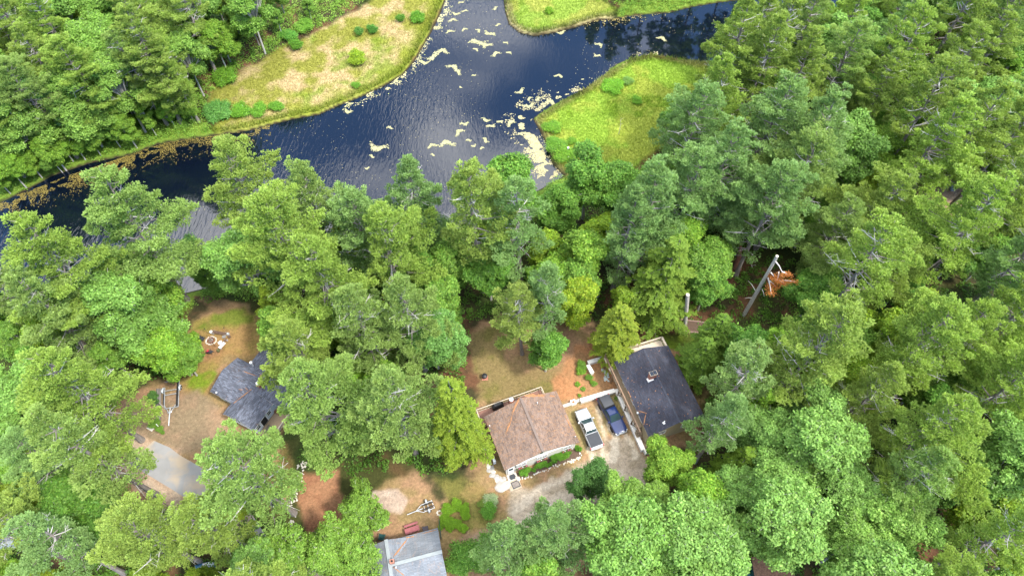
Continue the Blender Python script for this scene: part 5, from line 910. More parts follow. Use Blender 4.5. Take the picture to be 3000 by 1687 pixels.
lu = W2((270, 850)); lt = thing('timber_stack', 'long weathered grey dock boards lying left of the boat trailer', 'boards', (lu.x, lu.y, 0))
for k, dx in enumerate((-70, -38, -8, 22)):
    a = W2((285+dx*.9, 440), .2); b = W2((258+dx*.9, 1200+k*18), .2); m = MB(); m.bar((a.x-lu.x, a.y-lu.y, .1+.04*(k % 2)), (b.x-lu.x, b.y-lu.y, .1+.04*(k % 2)), .21, .16); m.build('board', mat('grey_timber', (.16, .145, .135), .9, .3, 3, stretch=(1, .4, 1)) if k % 2 else mat('dark_timber', (.10, .09, .085), .9, .3, 3), lt)
a = W2((300, 1335)); m = MB(); m.tube([(0, 0, 0), (-.05, .1, .6)], .045, 8); m.tube([(-.05, .1, .6), (-.1, .2, 1.15)], .05, 8, 1); o = m.build('marker_post', [ORANGE, WHITE]); o.location = (a.x, a.y, 0); tag(o, 'white and orange marker post at the lower end of the grey dock boards', 'post')
a = W2((100, 1320)); t = thing('wooden_pallet', 'small pale grey wooden hatch lying on the sand left of the trailer', 'pallet', (a.x, a.y, 0), R(-28))
for k in range(4): m = MB(); m.box(-.5, .5, -.36+k*.18, -.36+k*.18+.16, .1, .14); m.build('slat', mat('pale_grey_wood', (.5, .48, .44), .85, .15), t)
for s in (-.42, .36): m = MB(); m.box(s, s+.07, -.36, .34, 0, .098); m.build('bearer', DEADW, t)
# ---- driveway slab
dp = [Z5(*q, RB1) for q in ((1160, 428), (975, 602), (1140, 700), (1330, 815), (1500, 930), (1750, 1120), (1850, 1260), (1900, 1560), (2200, 1560), (2100, 1330), (2040, 1200), (1900, 980), (1700, 780), (1500, 620), (1360, 540), (1280, 480))]
m = MB(); m.prism(dp, .0, .035); dm = mat('paved_drive', (.27, .265, .26), .9, .1, .8)
nt = dm.node_tree; b = nt.nodes['Principled BSDF']; n_ = nt.nodes.new('ShaderNodeTexNoise'); n_.inputs['Scale'].default_value = .33; n_.inputs['Detail'].default_value = 7; n_.inputs['Distortion'].default_value = .5
tc = nt.nodes.new('ShaderNodeTexCoord'); nt.links.new(tc.outputs['Object'], n_.inputs['Vector']); r_ = nt.nodes.new('ShaderNodeMapRange'); r_.inputs['From Min'].default_value = .48; r_.inputs['From Max'].default_value = .62; r_.inputs['To Max'].default_value = .8; nt.links.new(n_.outputs[0], r_.inputs[0])
mx = nt.nodes.new('ShaderNodeMixRGB'); mx.inputs[2].default_value = (.42, .33, .23, 1); nt.links.new(r_.outputs[0], mx.inputs[0]); nt.links.new(b.inputs['Base Color'].links[0].from_socket, mx.inputs[1]); nt.links.new(mx.outputs[0], b.inputs['Base Color'])
struct(m.build('driveway', dm))
# ---- utility pole and cable
px0, py0 = Z5(500, 850, (380, 1250, 3.315), 7.5); t = thing('utility_pole', 'grey wooden utility pole with crossarm below the paved slab', 'utility pole', (px0, py0, 0)); m = MB(); m.tube([(0, 0, 0), (0, 0, 9.2)], [.15, .11], 10); m.build('pole', DEADW, t)
m = MB(); m.bar((-.7, -.3, 8.5), (.7, .3, 8.5), .1, .12); m.build('crossarm', DEADW, t)
for k in (-.6, 0, .6): m = MB(); m.lathe((k, k*.43, 8.57), [(.03, 0), (.06, .08), (.05, .16), (.02, .2)], 8); m.build('insulator', WHITE, t)
m = MB(); m.lathe((.25, -.2, 7.2), [(.16, 0), (.18, .1), (.18, .55), (.1, .62)], 12); m.build('transformer', STEEL, t)
ex, ey = Z5(-400, 250, (380, 1250, 3.315), 8.5); m = MB(); P0 = Vector((px0, py0, 9.1)); P1 = Vector((ex, ey, 9.3)); m.tube([P0.lerp(P1, i/14)-Vector((0, 0, .9*4*(i/14)*(1-i/14))) for i in range(15)], .035, 5); o = m.build('cable', BLACK); tag(o, 'black overhead cable running up left from the utility pole', 'cable')
t = thing('utility_pole', 'second utility pole hidden under the big left pine at the end of the cable', 'utility pole', (ex, ey, 0)); m = MB(); m.tube([(0, 0, 0), (0, 0, 9.4)], [.15, .11], 10); m.build('pole', DEADW, t)
# ---- pickups and a car
def vehicle(name, label, cat, x, y, head, paint, paint2, cover='flat', suv=False, s=1.):
    t = thing(name, label, cat, (x, y, 0), head); t.scale = (s, s, s)
    def loft(mb, st, sec, mi=0):
        n = len(sec(*st[0])); vs = [p for q in st for p in sec(*q)]; mb.raw(vs, [(i*n+j, (i+1)*n+j, (i+1)*n+(j+1) % n, i*n+(j+1) % n) for i in range(len(st)-1) for j in range(n)]+[tuple(range(n)), tuple((len(st)-1)*n+j for j in range(n))[::-1]], mi)
    def sec(x_, w_, zt, zb=.42): return [(x_, -w_*.9, zb), (x_, -w_, zb+.2), (x_, -w_, zt-.16), (x_, -w_*.93, zt-.03), (x_, -w_*.5, zt+.02), (x_, 0, zt+.03), (x_, w_*.5, zt+.02), (x_, w_*.93, zt-.03), (x_, w_, zt-.16), (x_, w_, zb+.2), (x_, w_*.9, zb)]
    m = MB(); loft(m, [(2.9, .62, .82, .5), (2.84, .82, .93), (2.6, .94, 1.02), (2.2, .98, 1.08), (1.5, .99, 1.14), (1.1, .99, 1.14), (-.8, .99, 1.12), (-1.6, 1.0, 1.12), (-2.7, .98, 1.12), (-2.86, .94, 1.08)], sec); m.build('body', [paint2 if paint2 else paint], t, smooth=True)
    m = MB(); loft(m, [(2.72, .74, .985, .9), (2.3, .84, 1.075, .95), (1.6, .88, 1.145, 1.0), (1.22, .86, 1.15, 1.0)], lambda x_, w_, zt, zb: [(x_, -w_, zb), (x_, -w_, zt+.005), (x_, -w_*.5, zt+.045), (x_, 0, zt+.055), (x_, w_*.5, zt+.045), (x_, w_, zt+.005), (x_, w_, zb)]); m.build('bonnet', paint, t, smooth=True)
    xr = -2.2 if suv else -.62; xb = -2.7 if suv else -.85
    def csec(x_, w_, z_): return (x_, w_, z_)
    b4 = [(1.28, .90), (xb, .92)]; rf_ = [(.42, .68), (xr, .70)]; zb, zr_ = 1.12, 1.74
    B = [(1.28, -.88, zb), (1.28, .88, zb), (xb, .92, zb), (xb, -.92, zb)]; T = [(.42, -.68, zr_), (.42, .68, zr_), (xr, .70, zr_), (xr, -.70, zr_)]
    m = MB(); m.raw(B+T, [(0, 1, 5, 4), (1, 2, 6, 5), (2, 3, 7, 6), (3, 0, 4, 7)]); m.build('cab_pillars', paint, t)
    m = MB(); e = .04; m.raw([(.42, -.68, zr_-.01), (.42, .68, zr_-.01), (xr, .70, zr_-.01), (xr, -.70, zr_-.01), (.34, -.58, zr_+.05), (.34, .58, zr_+.05), (xr+.1, .6, zr_+.05), (xr+.1, -.6, zr_+.05)], [(0, 1, 5, 4), (1, 2, 6, 5), (2, 3, 7, 6), (3, 0, 4, 7), (4, 5, 6, 7)]); m.build('cab_roof', paint, t, smooth=True)
    def pane(nm, a, b, c_, d, k=.1, off=.006):
        a, b, c_, d = map(Vector, (a, b, c_, d)); cen = (a+b+c_+d)/4; nn = (b-a).cross(d-a).normalized(); q = [p.lerp(cen, k)+nn*off for p in (a, b, c_, d)]; m = MB(); m.face(q); m.face([p-nn*.004 for p in q][::-1]); m.build(nm, GLASS, t)
    pane('windscreen', B[0], B[1], T[1], T[0], .09); pane('rear_window', B[2], B[3], T[3], T[2], .14)
    for sgn, i0, i1 in ((1, 1, 2), (-1, 3, 0)):
        b0, b1, t0, t1 = map(Vector, (B[i0], B[i1], T[i0], T[i1]))
        if sgn == 1: pane('side_window', b0, b0.lerp(b1, .52), t0.lerp(t1, .45), t0, .13); pane('side_window', b0.lerp(b1, .52), b1, t1, t0.lerp(t1, .45), .13)
        else: pane('side_window', b0, b0.lerp(b1, .48), t0.lerp(t1, .55), t0, .13); pane('side_window', b0.lerp(b1, .48), b1, t1, t0.lerp(t1, .55), .13)
    if cover == 'flat': m = MB(); m.box(-2.78, -.95, -.86, .86, 1.1, 1.19, bev=.03); m.build('bed_cover', CHAR, t)
    if cover == 'cap':
        m = MB(); m.raw([(-.9, -.9, 1.1), (-.9, .9, 1.1), (-2.82, .9, 1.1), (-2.82, -.9, 1.1), (-.95, -.74, 1.68), (-.95, .74, 1.68), (-2.66, .72, 1.66), (-2.66, -.72, 1.66), (-1.05, -.5, 1.74), (-1.05, .5, 1.74), (-2.5, .5, 1.72), (-2.5, -.5, 1.72)], [(0, 1, 5, 4), (1, 2, 6, 5), (2, 3, 7, 6), (3, 0, 4, 7), (4, 5, 9, 8), (5, 6, 10, 9), (6, 7, 11, 10), (7, 4, 8, 11), (8, 9, 10, 11)]); cp = m.build('bed_cap', CHAR, t, smooth=True)
        for sy in (-1, 1): m = MB(); m.raw([(-1.15, sy*.876, 1.25), (-2.5, sy*.876, 1.25), (-2.4, sy*.79, 1.56), (-1.2, sy*.79, 1.56)], [(0, 1, 2, 3)]); m.build('cap_window', GLASS, cp)
    for wx_ in (1.82, -1.78):
        for sy in (-1, 1):
            m = MB(); m.lathe((wx_, sy*.9, .39), [(.24, -.13), (.39, -.12), (.4, 0), (.39, .12), (.24, .13)], 22, axis='y'); wl = m.build('wheel', RUBBER, t, smooth=True); m = MB(); m.lathe((wx_, sy*.9, .39), [(.23, -.12), (.25, .0), (.23, .12)], 16, axis='y'); m.build('rim', STEEL, wl)
            m = MB(); m.lathe((wx_, sy*.93, .42), [(.47, -.075), (.47, .072)], 22, axis='y'); m.build('wheel_arch', DARK, t)
    m = MB(); m.box(2.8, 2.98, -.8, .8, .42, .62, bev=.03); m.build('front_bumper', STEEL, t); m = MB(); m.box(2.86, 2.93, -.45, .45, .66, .86); m.build('grille', BLACK if paint is not BLUEP else STEEL, t)
    m = MB(); m.box(-3.02, -2.84, -.85, .85, .45, .63, bev=.02); rb = m.build('rear_bumper', STEEL, t); m = MB(); m.box(-3.035, -3.022, -.17, .17, .48, .6); m.build('number_plate', WHITE, rb)
    for sy in (-1, 1):
        m = MB(); m.box(2.62, 2.86, sy*.74-.15, sy*.74+.15, .72, .9, bev=.03); m.build('headlight', LIME, t); m = MB(); m.box(-2.9, -2.72, sy*.9-.1, sy*.9+.1, .74, 1.05, bev=.02); m.build('tail_light', REDL, t)
        m = MB(); m.box(.92, 1.12, sy*1.08-.12, sy*1.08+.12, 1.12, 1.3, bev=.03); m.bar((1.02, sy*.9, 1.15), (1.02, sy*1.02, 1.18), .05); m.build('wing_mirror', paint, t)
    return t
vehicle('pickup_truck', 'silver pickup with a flat dark bed cover parked nearest the pale house', 'pickup truck', 10.55, 34.97, R(110), SILVER, SILVER2, 'flat')
vehicle('pickup_truck', 'dark blue pickup with a black bed cap parked beside the white wall', 'pickup truck', 13.9, 37.0, R(-66.7), BLUEP, BLUEP, 'cap')
x, y = Z5(1300, 600, (380, 1250, 3.315), 1.4); vehicle('parked_car', 'black car half hidden under the pine by the paved drive', 'car', x, y, R(-38), mat('black_paint', (.02, .022, .028), .2, .02, coat=1.), None, None, True, .9)
# ---- grey roofed house at the bottom edge
gh = Fr((-9.2, 21.2), 14.3); Hg = gh.root('house', 'house with pale grey ribbed shingle roofs and wide ridge caps at the bottom edge', 'house')
m = MB(); gable_roof(m, -6.1, 0, -6.5, 0, 2.8, 4.35, 'x'); m.build('roof', [R_GREY, mat('grey_fascia', (.2, .19, .18), .7)], Hg)
m = MB(); m.bar((-6.1, -3.25, 4.385), (.03, -3.25, 4.385), .42, .06); m.build('ridge_cap', mat('pale_cap', (.22, .24, .24), .8, .1), Hg)
m = MB(); gable_roof(m, -9.6, -2.9, -10.5, -.25, 2.75, 4.4, 'y'); m.build('roof', [R_GREY, mat('grey_fascia', (.2, .19, .18), .7)], Hg)
m = MB(); m.bar((-6.25, -10.5, 4.43), (-6.25, -.22, 4.43), .42, .06); m.build('ridge_cap', mat('pale_cap', (.34, .36, .36)), Hg)
m = MB(); m.box(-5.7, -.3, -6.2, -.3, 0, 2.7); m.box(-9.3, -3.2, -10.2, -.55, 0, 2.68); m.build('wall', TAN, Hg); window(Hg, -4.6, -1.0, 1.2, 2.2, .0-.298, face='x+') if False else None
m = MB(); m.box(-6.15, -5.65, -3.2, -2.75, 3.8, 5.0); c_ = m.build('chimney', BRICK, Hg); m = MB(); m.box(-6.03, -5.77, -3.1, -2.85, 5.002, 5.03); m.build('flue', DARK, c_); m = MB(); m.lathe((-5.55, -3.7, 4.2), [(.09, 0), (.09, .5), (.14, .52), (.05, .62)], 10); m.build('vent_pipe', STEEL, Hg)
for k, (a, b, w_) in enumerate((((1130, 800), (905, 1140), .2), ((900, 1300), (1080, 1440), .12), ((1110, 775), (1240, 745), .14), ((1370, 700), (1640, 628), .06))):
    p = []
    for q in (a, b): lx, ly = gh.l(Z5(*q, ZG, 3.5)); zz = max(2.8+1.55*(1-abs(ly+3.25)/3.25), 2.75+1.65*(1-abs(lx+6.25)/3.35) if lx < -2.9 else -9); p.append((lx, ly, zz))
    litter(Hg, p, w_, .02, 300+k)
# picnic table etc.
o0 = Z5(1215, 650, ZG, .7); t = thing('picnic_table', 'dark red picnic table behind the pale grey roof', 'picnic table', (*o0, 0), R(19)); m = MB(); 
for k in range(4): m.box(-.92, .92, -.36+k*.18, -.36+k*.18+.172, .70, .74)
m.build('table_top', REDW, t)
for sy in (-.78, .62): m = MB(); m.box(-.9, .9, sy, sy+.27, .40, .44); m.build('seat', REDW, t)
for sx in (-.62, .62):
    m = MB(); m.bar((sx, -.6, 0), (sx, -.2, .7), .08, .05); m.bar((sx, .6, 0), (sx, .2, .7), .08, .05); m.bar((sx, -.75, .36), (sx, .85, .36), .05, .08); m.build('leg_frame', REDW, t)
x, y = Z5(1445, 635, ZG, .6); t = thing('storage_box', 'dark brown square storage box right of the red picnic table', 'box', (x, y, 0), R(14)); m = MB(); m.box(-.34, .34, -.3, .3, 0, .55); m.build('bin', CHAR, t); m = MB(); m.box(-.37, .37, -.33, .33, .552, .62, bev=.02); m.build('lid', mat('dark_plum_plastic', (.05, .04, .05), .6), t)
for zx, zy, rz_, lb in ((580, 425, 2.4, 'dark green garden chair at the lower edge of the sand circle'), (765, 450, -2.4, 'dark green garden chair right of the one below the sand circle'), (480, 745, .6, 'dark green garden chair nearest the left gable of the grey roof'), (700, 765, 3., 'dark green garden chair tucked against the grey roofed house'), (415, 525, 1.5, 'dark green garden chair hidden in leaves left of the sand circle')):
    x, y = Z5(zx, zy, ZG, .4); chair('garden_chair', lb, 'chair', x, y, 0, rz_, GREENP, 1.)
x, y = Z5(615, 605, ZG, .4); t = thing('fire_bowl', 'round dark fire bowl with a white rim among the green chairs', 'fire bowl', (x, y, 0)); m = MB(); m.lathe((0, 0, 0), [(.18, 0), (.3, .25), (.42, .38), (.38, .38), (.25, .28), (0, .25)], 22); m.build('bowl', BLACK, t); m = MB(); m.lathe((0, 0, .38), [(.40, .002), (.47, .01), (.47, .04), (.40, .03), (.40, .002)], 24, cap=False); m.build('rim', WHITE, t)
# small boat trailer
o0 = Z5(1400, 290, ZG, .5)
def TG(q, z): p = Z5(*q, ZG, z); return (p[0]-o0[0], p[1]-o0[1], z)
st_ = thing('boat_trailer', 'small silver boat trailer with two black bunks beside the sand circle', 'boat trailer', (*o0, 0)); m = MB()
m.tube([TG((1130, 392), .45), TG((1290, 328), .5), TG((1400, 285), .5)], .05, 6); m.tube([TG((1290, 328), .5), TG((1370, 225), .5), TG((1550, 150), .5)], .04, 6); m.tube([TG((1290, 328), .5), TG((1410, 350), .5), TG((1600, 275), .5)], .04, 6); m.tube([TG((1548, 140), .5), TG((1602, 280), .5)], .04, 6); m.tube([TG((1415, 205), .48), TG((1440, 340), .48)], .035, 6); m.tube([TG((1480, 190), .48), TG((1500, 310), .48)], .035, 6); m.build('frame', mat('pale_steel', (.58, .62, .66)), st_)
for a, b in (((1390, 240), (1575, 175)), ((1415, 310), (1592, 232))): m = MB(); m.bar(TG(a, .62), TG(b, .62), .13, .1); m.build('bunk', BLACK, st_)
for q in ((1460, 172), (1513, 328)): c_ = TG(q, .27); m = MB(); m.lathe(c_, [(.12, -.09), (.26, -.09), (.27, 0), (.26, .09), (.12, .09)], 18, axis='y'); wl = m.build('wheel', RUBBER, st_); m = MB(); m.rock((c_[0], c_[1], c_[2]+.1), .34, .16, .28, 0, 5, 10); m.build('mudguard', SILVER, wl)
# garden at the grey house
t = thing('garden_fence', 'dark slatted fence panel beside the bright green garden patch', 'fence'); a = Vector((*Z5(1680, 490, ZG, .5), 0)); b_ = Vector((*Z5(1715, 800, ZG, .5), 0)); t.location = a; d_ = b_-a
m = MB(); m.bar((0, 0, .9), (d_.x, d_.y, .9), .05, .05); m.bar((0, 0, .3), (d_.x, d_.y, .3), .05, .05)
for k in range(14): p = d_*k/13; m.bar((p.x, p.y, 0), (p.x, p.y, 1.05), .06, .03)
m.build('panel', GREENP, t)
for k in range(8):
    a_ = k/8*6.28; x, y = Z5(1690+45*math.cos(a_), 365+38*math.sin(a_), ZG); m = MB(); m.rock((0, 0, 0), .17, .14, .16, 0, 900+k, 7); o = m.build('rock', ROCK); o.location = (x, y, 0); tag(o, 'pale rock in the ring beside the small boat trailer', 'rock', 'rocks ringing the planter')
x, y = Z5(1738, 385, ZG); m = MB(); m.rock((0, 0, 0), .35, .3, .28, 0, 77, 10); o = m.build('boulder', mat('tan_boulder', (.42, .28, .18), .9, .2, 3, .4)); o.location = (x, y, 0); tag(o, 'tan boulder in the rock ring above the bright green garden patch', 'boulder')
# kettle grill
x, y = Z5(312, 1145, (1370, 920, 6.3), .5); t = thing('kettle_grill', 'round black kettle grill on a brick pad in the middle yard', 'grill', (x, y, 0)); m = MB(); m.prism([(-.4, -.45), (.5, -.42), (.48, .3), (-.38, .32)], 0, .05); m.build('brick_pad', BRICK, t); m = MB(); m.lathe((0, 0, 0), [(.1, .3), (.36, .42), (.42, .6), (.42, .64), (.36, .78), (.15, .88), (0, .9)], 22); m.build('kettle', BLACK, t, smooth=True)
for a_ in (0, 2.1, 4.2): m = MB(); m.bar((.3*math.cos(a_), .3*math.sin(a_), .051), (.2*math.cos(a_), .2*math.sin(a_), .45), .03); m.build('leg', STEEL, t)
# raised bed, stump, snags
def WK(q, z=0.): return Vector((*Z5(*q, ZK, z), z))
o0 = WK((1380, 40)); t = thing('raised_bed', 'long brown timber raised bed in the trees behind the dark roof', 'raised bed', (o0.x, o0.y, 0), R(-8)); m = MB(); L0, W0 = 4.2, 2.2
m.box(-L0/2, L0/2, -W0/2, -W0/2+.25, 0, .5); m.box(-L0/2, L0/2, W0/2-.25, W0/2, 0, .5); m.box(-L0/2, -L0/2+.25, -W0/2+.252, W0/2-.252, 0, .5); m.box(L0/2-.25, L0/2, -W0/2+.252, W0/2-.252, 0, .5); m.build('timber_frame', mat('pinkish_timber', (.24, .16, .13), .85, .2, 3, stretch=(.3, 3, 1)), t); m = MB(); m.box(-L0/2+.25, L0/2-.25, -W0/2+.25, W0/2-.25, 0, .38); m.build('soil', SOIL, t)
def snag(top, base, z, r0, r1, label, name='dead_tree', needles=False, mt=None):
    bs = S(*base); tp = S(*top, z); t = thing(name, label, 'dead tree', (bs[0], bs[1], 0)); dx, dy = tp[0]-bs[0], tp[1]-bs[1]
    m = MB(); m.tube([(dx*k/6, dy*k/6, z*k/6) for k in range(7)], [r0+(r1-r0)*k/6 for k in range(7)], 12); m.build('trunk', mt or BARKL, t, smooth=True)
    m = MB(); m.lathe((dx, dy, z), [(r1*.95, .005), (r1*.3, .02)], 12); m.build('cut_top', mat('fresh_cut_wood', (.72, .62, .45), .8, .1), t)
    if needles:
        br = MB(); tips = []
        for (zx, zy), (qx, qy), zb in (((770, 290), (890, 480), .93), ((680, 490), (760, 620), .8), ((630, 590), (690, 900), .7), ((890, 480), (1000, 540), .9), ((760, 620), (930, 690), .78), ((830, 480), (800, 640), .82), ((760, 640), (1130, 660), .74), ((640, 640), (780, 760), .7), ((400, 830), (260, 640), .5), ((520, 800), (560, 930), .55), ((330, 960), (200, 975), .42)):
            a = S(2150+zx/6.3, 720+zy/6.3, z*zb); b = S(2150+qx/6.3, 720+qy/6.3, z*(zb-.03)); a = Vector((a[0]-bs[0], a[1]-bs[1], z*zb)); b = Vector((b[0]-bs[0], b[1]-bs[1], z*(zb-.03))); thin = qx < 600
            br.tube([a, a.lerp(b, .5)+Vector((0, 0, .15)), b], [.05, .035, .015] if thin else [.11, .08, .04], 6)
            if not thin: tips += [a.lerp(b, f) for f in (.45, .65, .85, 1.)]
        br.build('branch', DEADW, t); tp_ = np.array([list(p) for p in tips[4:]]); r = r2_; n = len(tp_)*85; c = np.repeat(tp_, 85, 0)+r.normal(size=(n, 3))*np.array([.34, .16, .16]); d = unit(r.normal(size=(n, 3))+np.array([.4, 0, .1]))
        npmesh('dead_needles', blades(c, d, r.uniform(.15, .3, n), r.uniform(.05, .09, n), r), np.array([.52, .20, .055])*r.uniform(.7, 1.3, (n, 1)), NEEDLE, t)
    return t
snag((2277, 750), (2179, 923), 16.5, .31, .20, 'tall topped trunk with bright orange dead needles on its side branches', needles=True)
snag((2015, 863), (2006, 962), 9.3, .30, .27, 'topped trunk with a pale cut end standing behind the yellow green hemlock')
t = snag((2172, 705), (2160, 790), 3.5, .7, .12, 'broken reddish brown trunk with a splintered tip in dark woods', mt=mat('split_wood', (.24, .11, .07), .9, .3, 3, .5, stretch=(2, 2, .3)))
bs = Z5(2093, 1015, RG2, -1.2); m = MB(); m.tube([(0, 0, 0), (.05, .1, 2.), (-.1, .1, 4.2)], [.05, .035, .01], 5)
for k in range(9): z_ = 1+k*.33; a_ = k*2.4; m.tube([(0, .05, z_), (.5*math.cos(a_), .5*math.sin(a_), z_+.35)], [.014, .006], 3)
o = m.build('dead_sapling', BARKL); o.location = (*bs, -1.2); tag(o, 'thin pale dead sapling standing alone on the right hand marsh point', 'dead sapling')
bs = Z5(1708, 1165, RG2, -1.1); t = thing('nest_box', 'white nest box on a post near the foot of the right hand marsh', 'nest box', (*bs, -1.2)); m = MB(); m.bar((0, 0, 0), (0, 0, 1.5), .07); m.build('post', DEADW, t); m = MB(); m.box(-.14, .14, -.14, .14, 1.5, 1.85); m.build('box', WHITE, t)
# far right clearing and odd items
x, y = Z5(950, 760, (2380, 470, 16.1), .6); t = thing('round_planter', 'round tub with a rust brown fill and white rim glimpsed among the right pines', 'tub', (x, y, 0)); m = MB(); m.lathe((0, 0, 0), [(.95, 0), (.98, .7), (.86, .7), (.86, .5)], 26); m.build('tub_wall', WHITE, t); m = MB(); m.lathe((0, 0, 0), [(.855, .5), (.5, .6), (0, .64)], 24); m.build('fill', mat('rust_needles', (.26, .09, .045), .95, .3, 7, .4), t)
zq = (2680, 500, 10.35)
def WQ(q, z=0.): return Vector((*Z5(*q, zq, z), z))
a = WQ((1500, 850)); b_ = WQ((1880, 1060)); t = thing('plank_pile', 'brown board pile with a red end on the sandy clearing at right', 'boards', (a.x, a.y, 0)); d_ = b_-a; nn = Vector((-d_.y, d_.x, 0)).normalized()
for k in range(4): m = MB(); m.bar(nn*(k*.3)+Vector((0, 0, .12)), d_+nn*(k*.3)+Vector((0, 0, .14+.02*k)), .27, .12); m.build('board', mat('dull_brown_board', (.15, .11, .10), .9, .2), t)
m = MB(); p = d_*1.03; m.box(p.x-.05, p.x+.35, p.y-.1, p.y+.3, 0, .4); m.build('red_end', mat('red_brown_paint', (.35, .06, .03), .7), t)
p = WQ((910, 500)); m = MB(); m.lathe((0, 0, 0), [(.3, 0), (.36, .5), (.33, .5), (.27, .08), (0, .08)], 16); o = m.build('blue_tub', TEAL); o.location = p; tag(o, 'faded blue tub on the sandy clearing at the right', 'tub')
p = WQ((1120, 540)); m = MB(); m.rock((0, 0, 0), .8, .5, .35, 0, 9, 12); o = m.build('grey_tarp_heap', mat('grey_tarp', (.25, .28, .32), .6, .3, 4, .4)); o.location = p; tag(o, 'grey tarp heap beside the faded blue tub', 'tarp')
x, y = Z5(2095, 1358, RG2, -.3); m = MB(); vs = []; n = 9
for i in range(n): f = i/(n-1)*2-1; w_ = .36*(1-f*f)**.6+.01; vs += [(f*1.6, -w_, .28), (f*1.6, 0, .02), (f*1.6, w_, .28), (f*1.6, 0, .36)]
m.raw(vs, [(i*4+j, (i+1)*4+j, (i+1)*4+(j+1) % 4, i*4+(j+1) % 4) for i in range(n-1) for j in range(4)]); o = m.build('kayak', mat('light_blue_plastic', (.15, .4, .6), .4, .1), smooth=True); o.location = (x, y, hz(x, y)+.05); o.rotation_euler = (0, 0, .5); tag(o, 'light blue kayak beached in the leaves beside the marsh point', 'kayak')
x, y = Z5(208, 1083, RB3, .3); m = MB(); m.lathe((0, 0, 0), [(.42, 0), (.44, .3), (.36, .3), (.34, .02), (.42, 0)], 22, cap=False); o = m.build('concrete_ring', CONC); o.location = (x, y, 0); tag(o, 'round grey concrete ring on the brown ground at the lower right', 'ring')
x, y = Z5(725, 1370, (380, 1250, 3.315), .3); t = thing('tarp_pile', 'crumpled blue and white tarp under the trees at the bottom left', 'tarp', (x, y, 0)); m = MB(); m.rock((0, 0, 0), 1.5, .9, .5, 0, 31, 14); m.build('blue_sheet', TEAL, t); m = MB(); m.rock((.3, .2, .3), 1.0, .5, .35, 0, 32, 12); m.build('white_sheet', WHITE, t)
# brown litter covered shed at the bottom right
zs_ = (2130, 1600, 12.88); c0 = Z5(560, 1300, zs_, 2.6); c1 = Z5(760, 380, zs_, 2.6); c2 = Z5(1780, 470, zs_, 2.6); ang = math.degrees(math.atan2(c2[1]-c1[1], c2[0]-c1[0])); sf = Fr((c1[0], c1[1]-6), ang)
Hs = sf.root('shed', 'shed roof buried in brown leaf litter at the lower right edge', 'shed'); wx_ = math.hypot(c2[0]-c1[0], c2[1]-c1[1])+1.6; m = MB(); gable_roof(m, 0, wx_, 0, 6, 2.6, 3.1, 'x'); m.build('roof', [mat('leaf_littered_roof', (.20, .115, .075), .95, .55, 5, .6), CHAR], Hs); m = MB(); m.box(.3, wx_-.3, .3, 5.7, 0, 2.55); m.build('wall', GREENP, Hs)
x, y = Z5(740, 1060, zs_, .8); m = MB(); m.box(-.5, .5, -.35, .35, 0, .8, bev=.05); o = m.build('teal_bin', mat('teal_plastic', (.03, .16, .16), .5)); o.location = (x, y, 0); o.rotation_euler = (0, 0, .6); tag(o, 'teal plastic bin beside the litter covered shed roof', 'bin')
x, y = Z5(540, 1090, zs_, .5); chair('garden_chair', 'pale teal slatted chair at the lower edge beside the teal bin', 'chair', x, y, 0, .7, mat('pale_teal', (.4, .55, .55), .6), 1.)
gr_ = [Z5(*q, (0, 1480, 7.0), 3.) for q in ((255, 235), (300, 365), (120, 340), (60, 300))]; sg = Fr(Z5(120, 560, (0, 1480, 7.0), 3.), 30); Hl = sg.root('shed', 'pale grey roofed shed mostly hidden by trees at the left edge', 'shed'); m = MB(); gable_roof(m, -3.2, 1.6, -1.2, 4.2, 2.4, 3.4, 'y'); m.build('roof', [R_GREY, WHITE], Hl); m = MB(); m.box(-2.9, 1.3, -.9, 3.9, 0, 2.35); m.build('wall', WHITE, Hl)

# ------------------------------------------------------------------ single shrubs (own labels)
def shrub(x, y, h, label, tint=MIDT, wid=1., group=None, z=None):
    o = put_tree('shrub', x, y, h, tint, wid); t = TREES.pop(); o['label'] = label; o['category'] = 'shrub'
    if group: o['group'] = group
    return o
for zx, zy, h, w_, tn, lb in ((135, 260, 1.4, 1., (.6, .8, .9), 'small dark bush on the tan marsh, left of its darker twin'), (238, 245, 1.5, 1., (.55, .85, .8), 'dark pointed bush second from left on the tan marsh'), (450, 160, 1.4, .9, (.75, .95, .8), 'green bush left of the largest bush on the tan marsh'), (575, 155, 1.5, 1.4, (.8, 1, .6), 'largest round green bush near the river on the tan marsh'), (125, 465, 1.7, 1.6, (1.5, 1.2, .5), 'yellow green bush on bare tan marsh'), (1567, 98, 1.1, 1.1, (1.2, 1.2, .6), 'lone bright green bush on the top marsh point'), (2050, 665, 1.1, 2.6, (1.0, 1.2, .6), 'broad bright green bush spread on the right marsh point'), (2160, 625, 1.0, 1.6, (1.2, 1.15, 1.8), 'pale grey green bush beside the broad bright bush'), (2230, 770, .8, 1.8, (1., 1.15, .6), 'low green bush below the broad bright bush'), (1590, 985, 1.3, 2., (1., 1.1, .7), 'uppermost green bush on the left edge of the right marsh'), (1615, 1110, 1.3, 2.2, (.9, 1.05, .8), 'middle green bush on the left edge of the right marsh'), (1690, 1185, 1.4, 2.2, (1., 1.1, .7), 'lowest green bush on the left edge of the right marsh'), (1740, 1080, .9, 1.5, (1., 1.1, .7), 'small bush right of the middle marsh edge bush'), (110, 660, .9, 1.5, (.9, 1.05, .7), 'low green bush at the lower river edge of the tan marsh')):
    x, y = Z5(zx, zy, RG2, -1.2); shrub(x, y, h, lb, tn, w_)
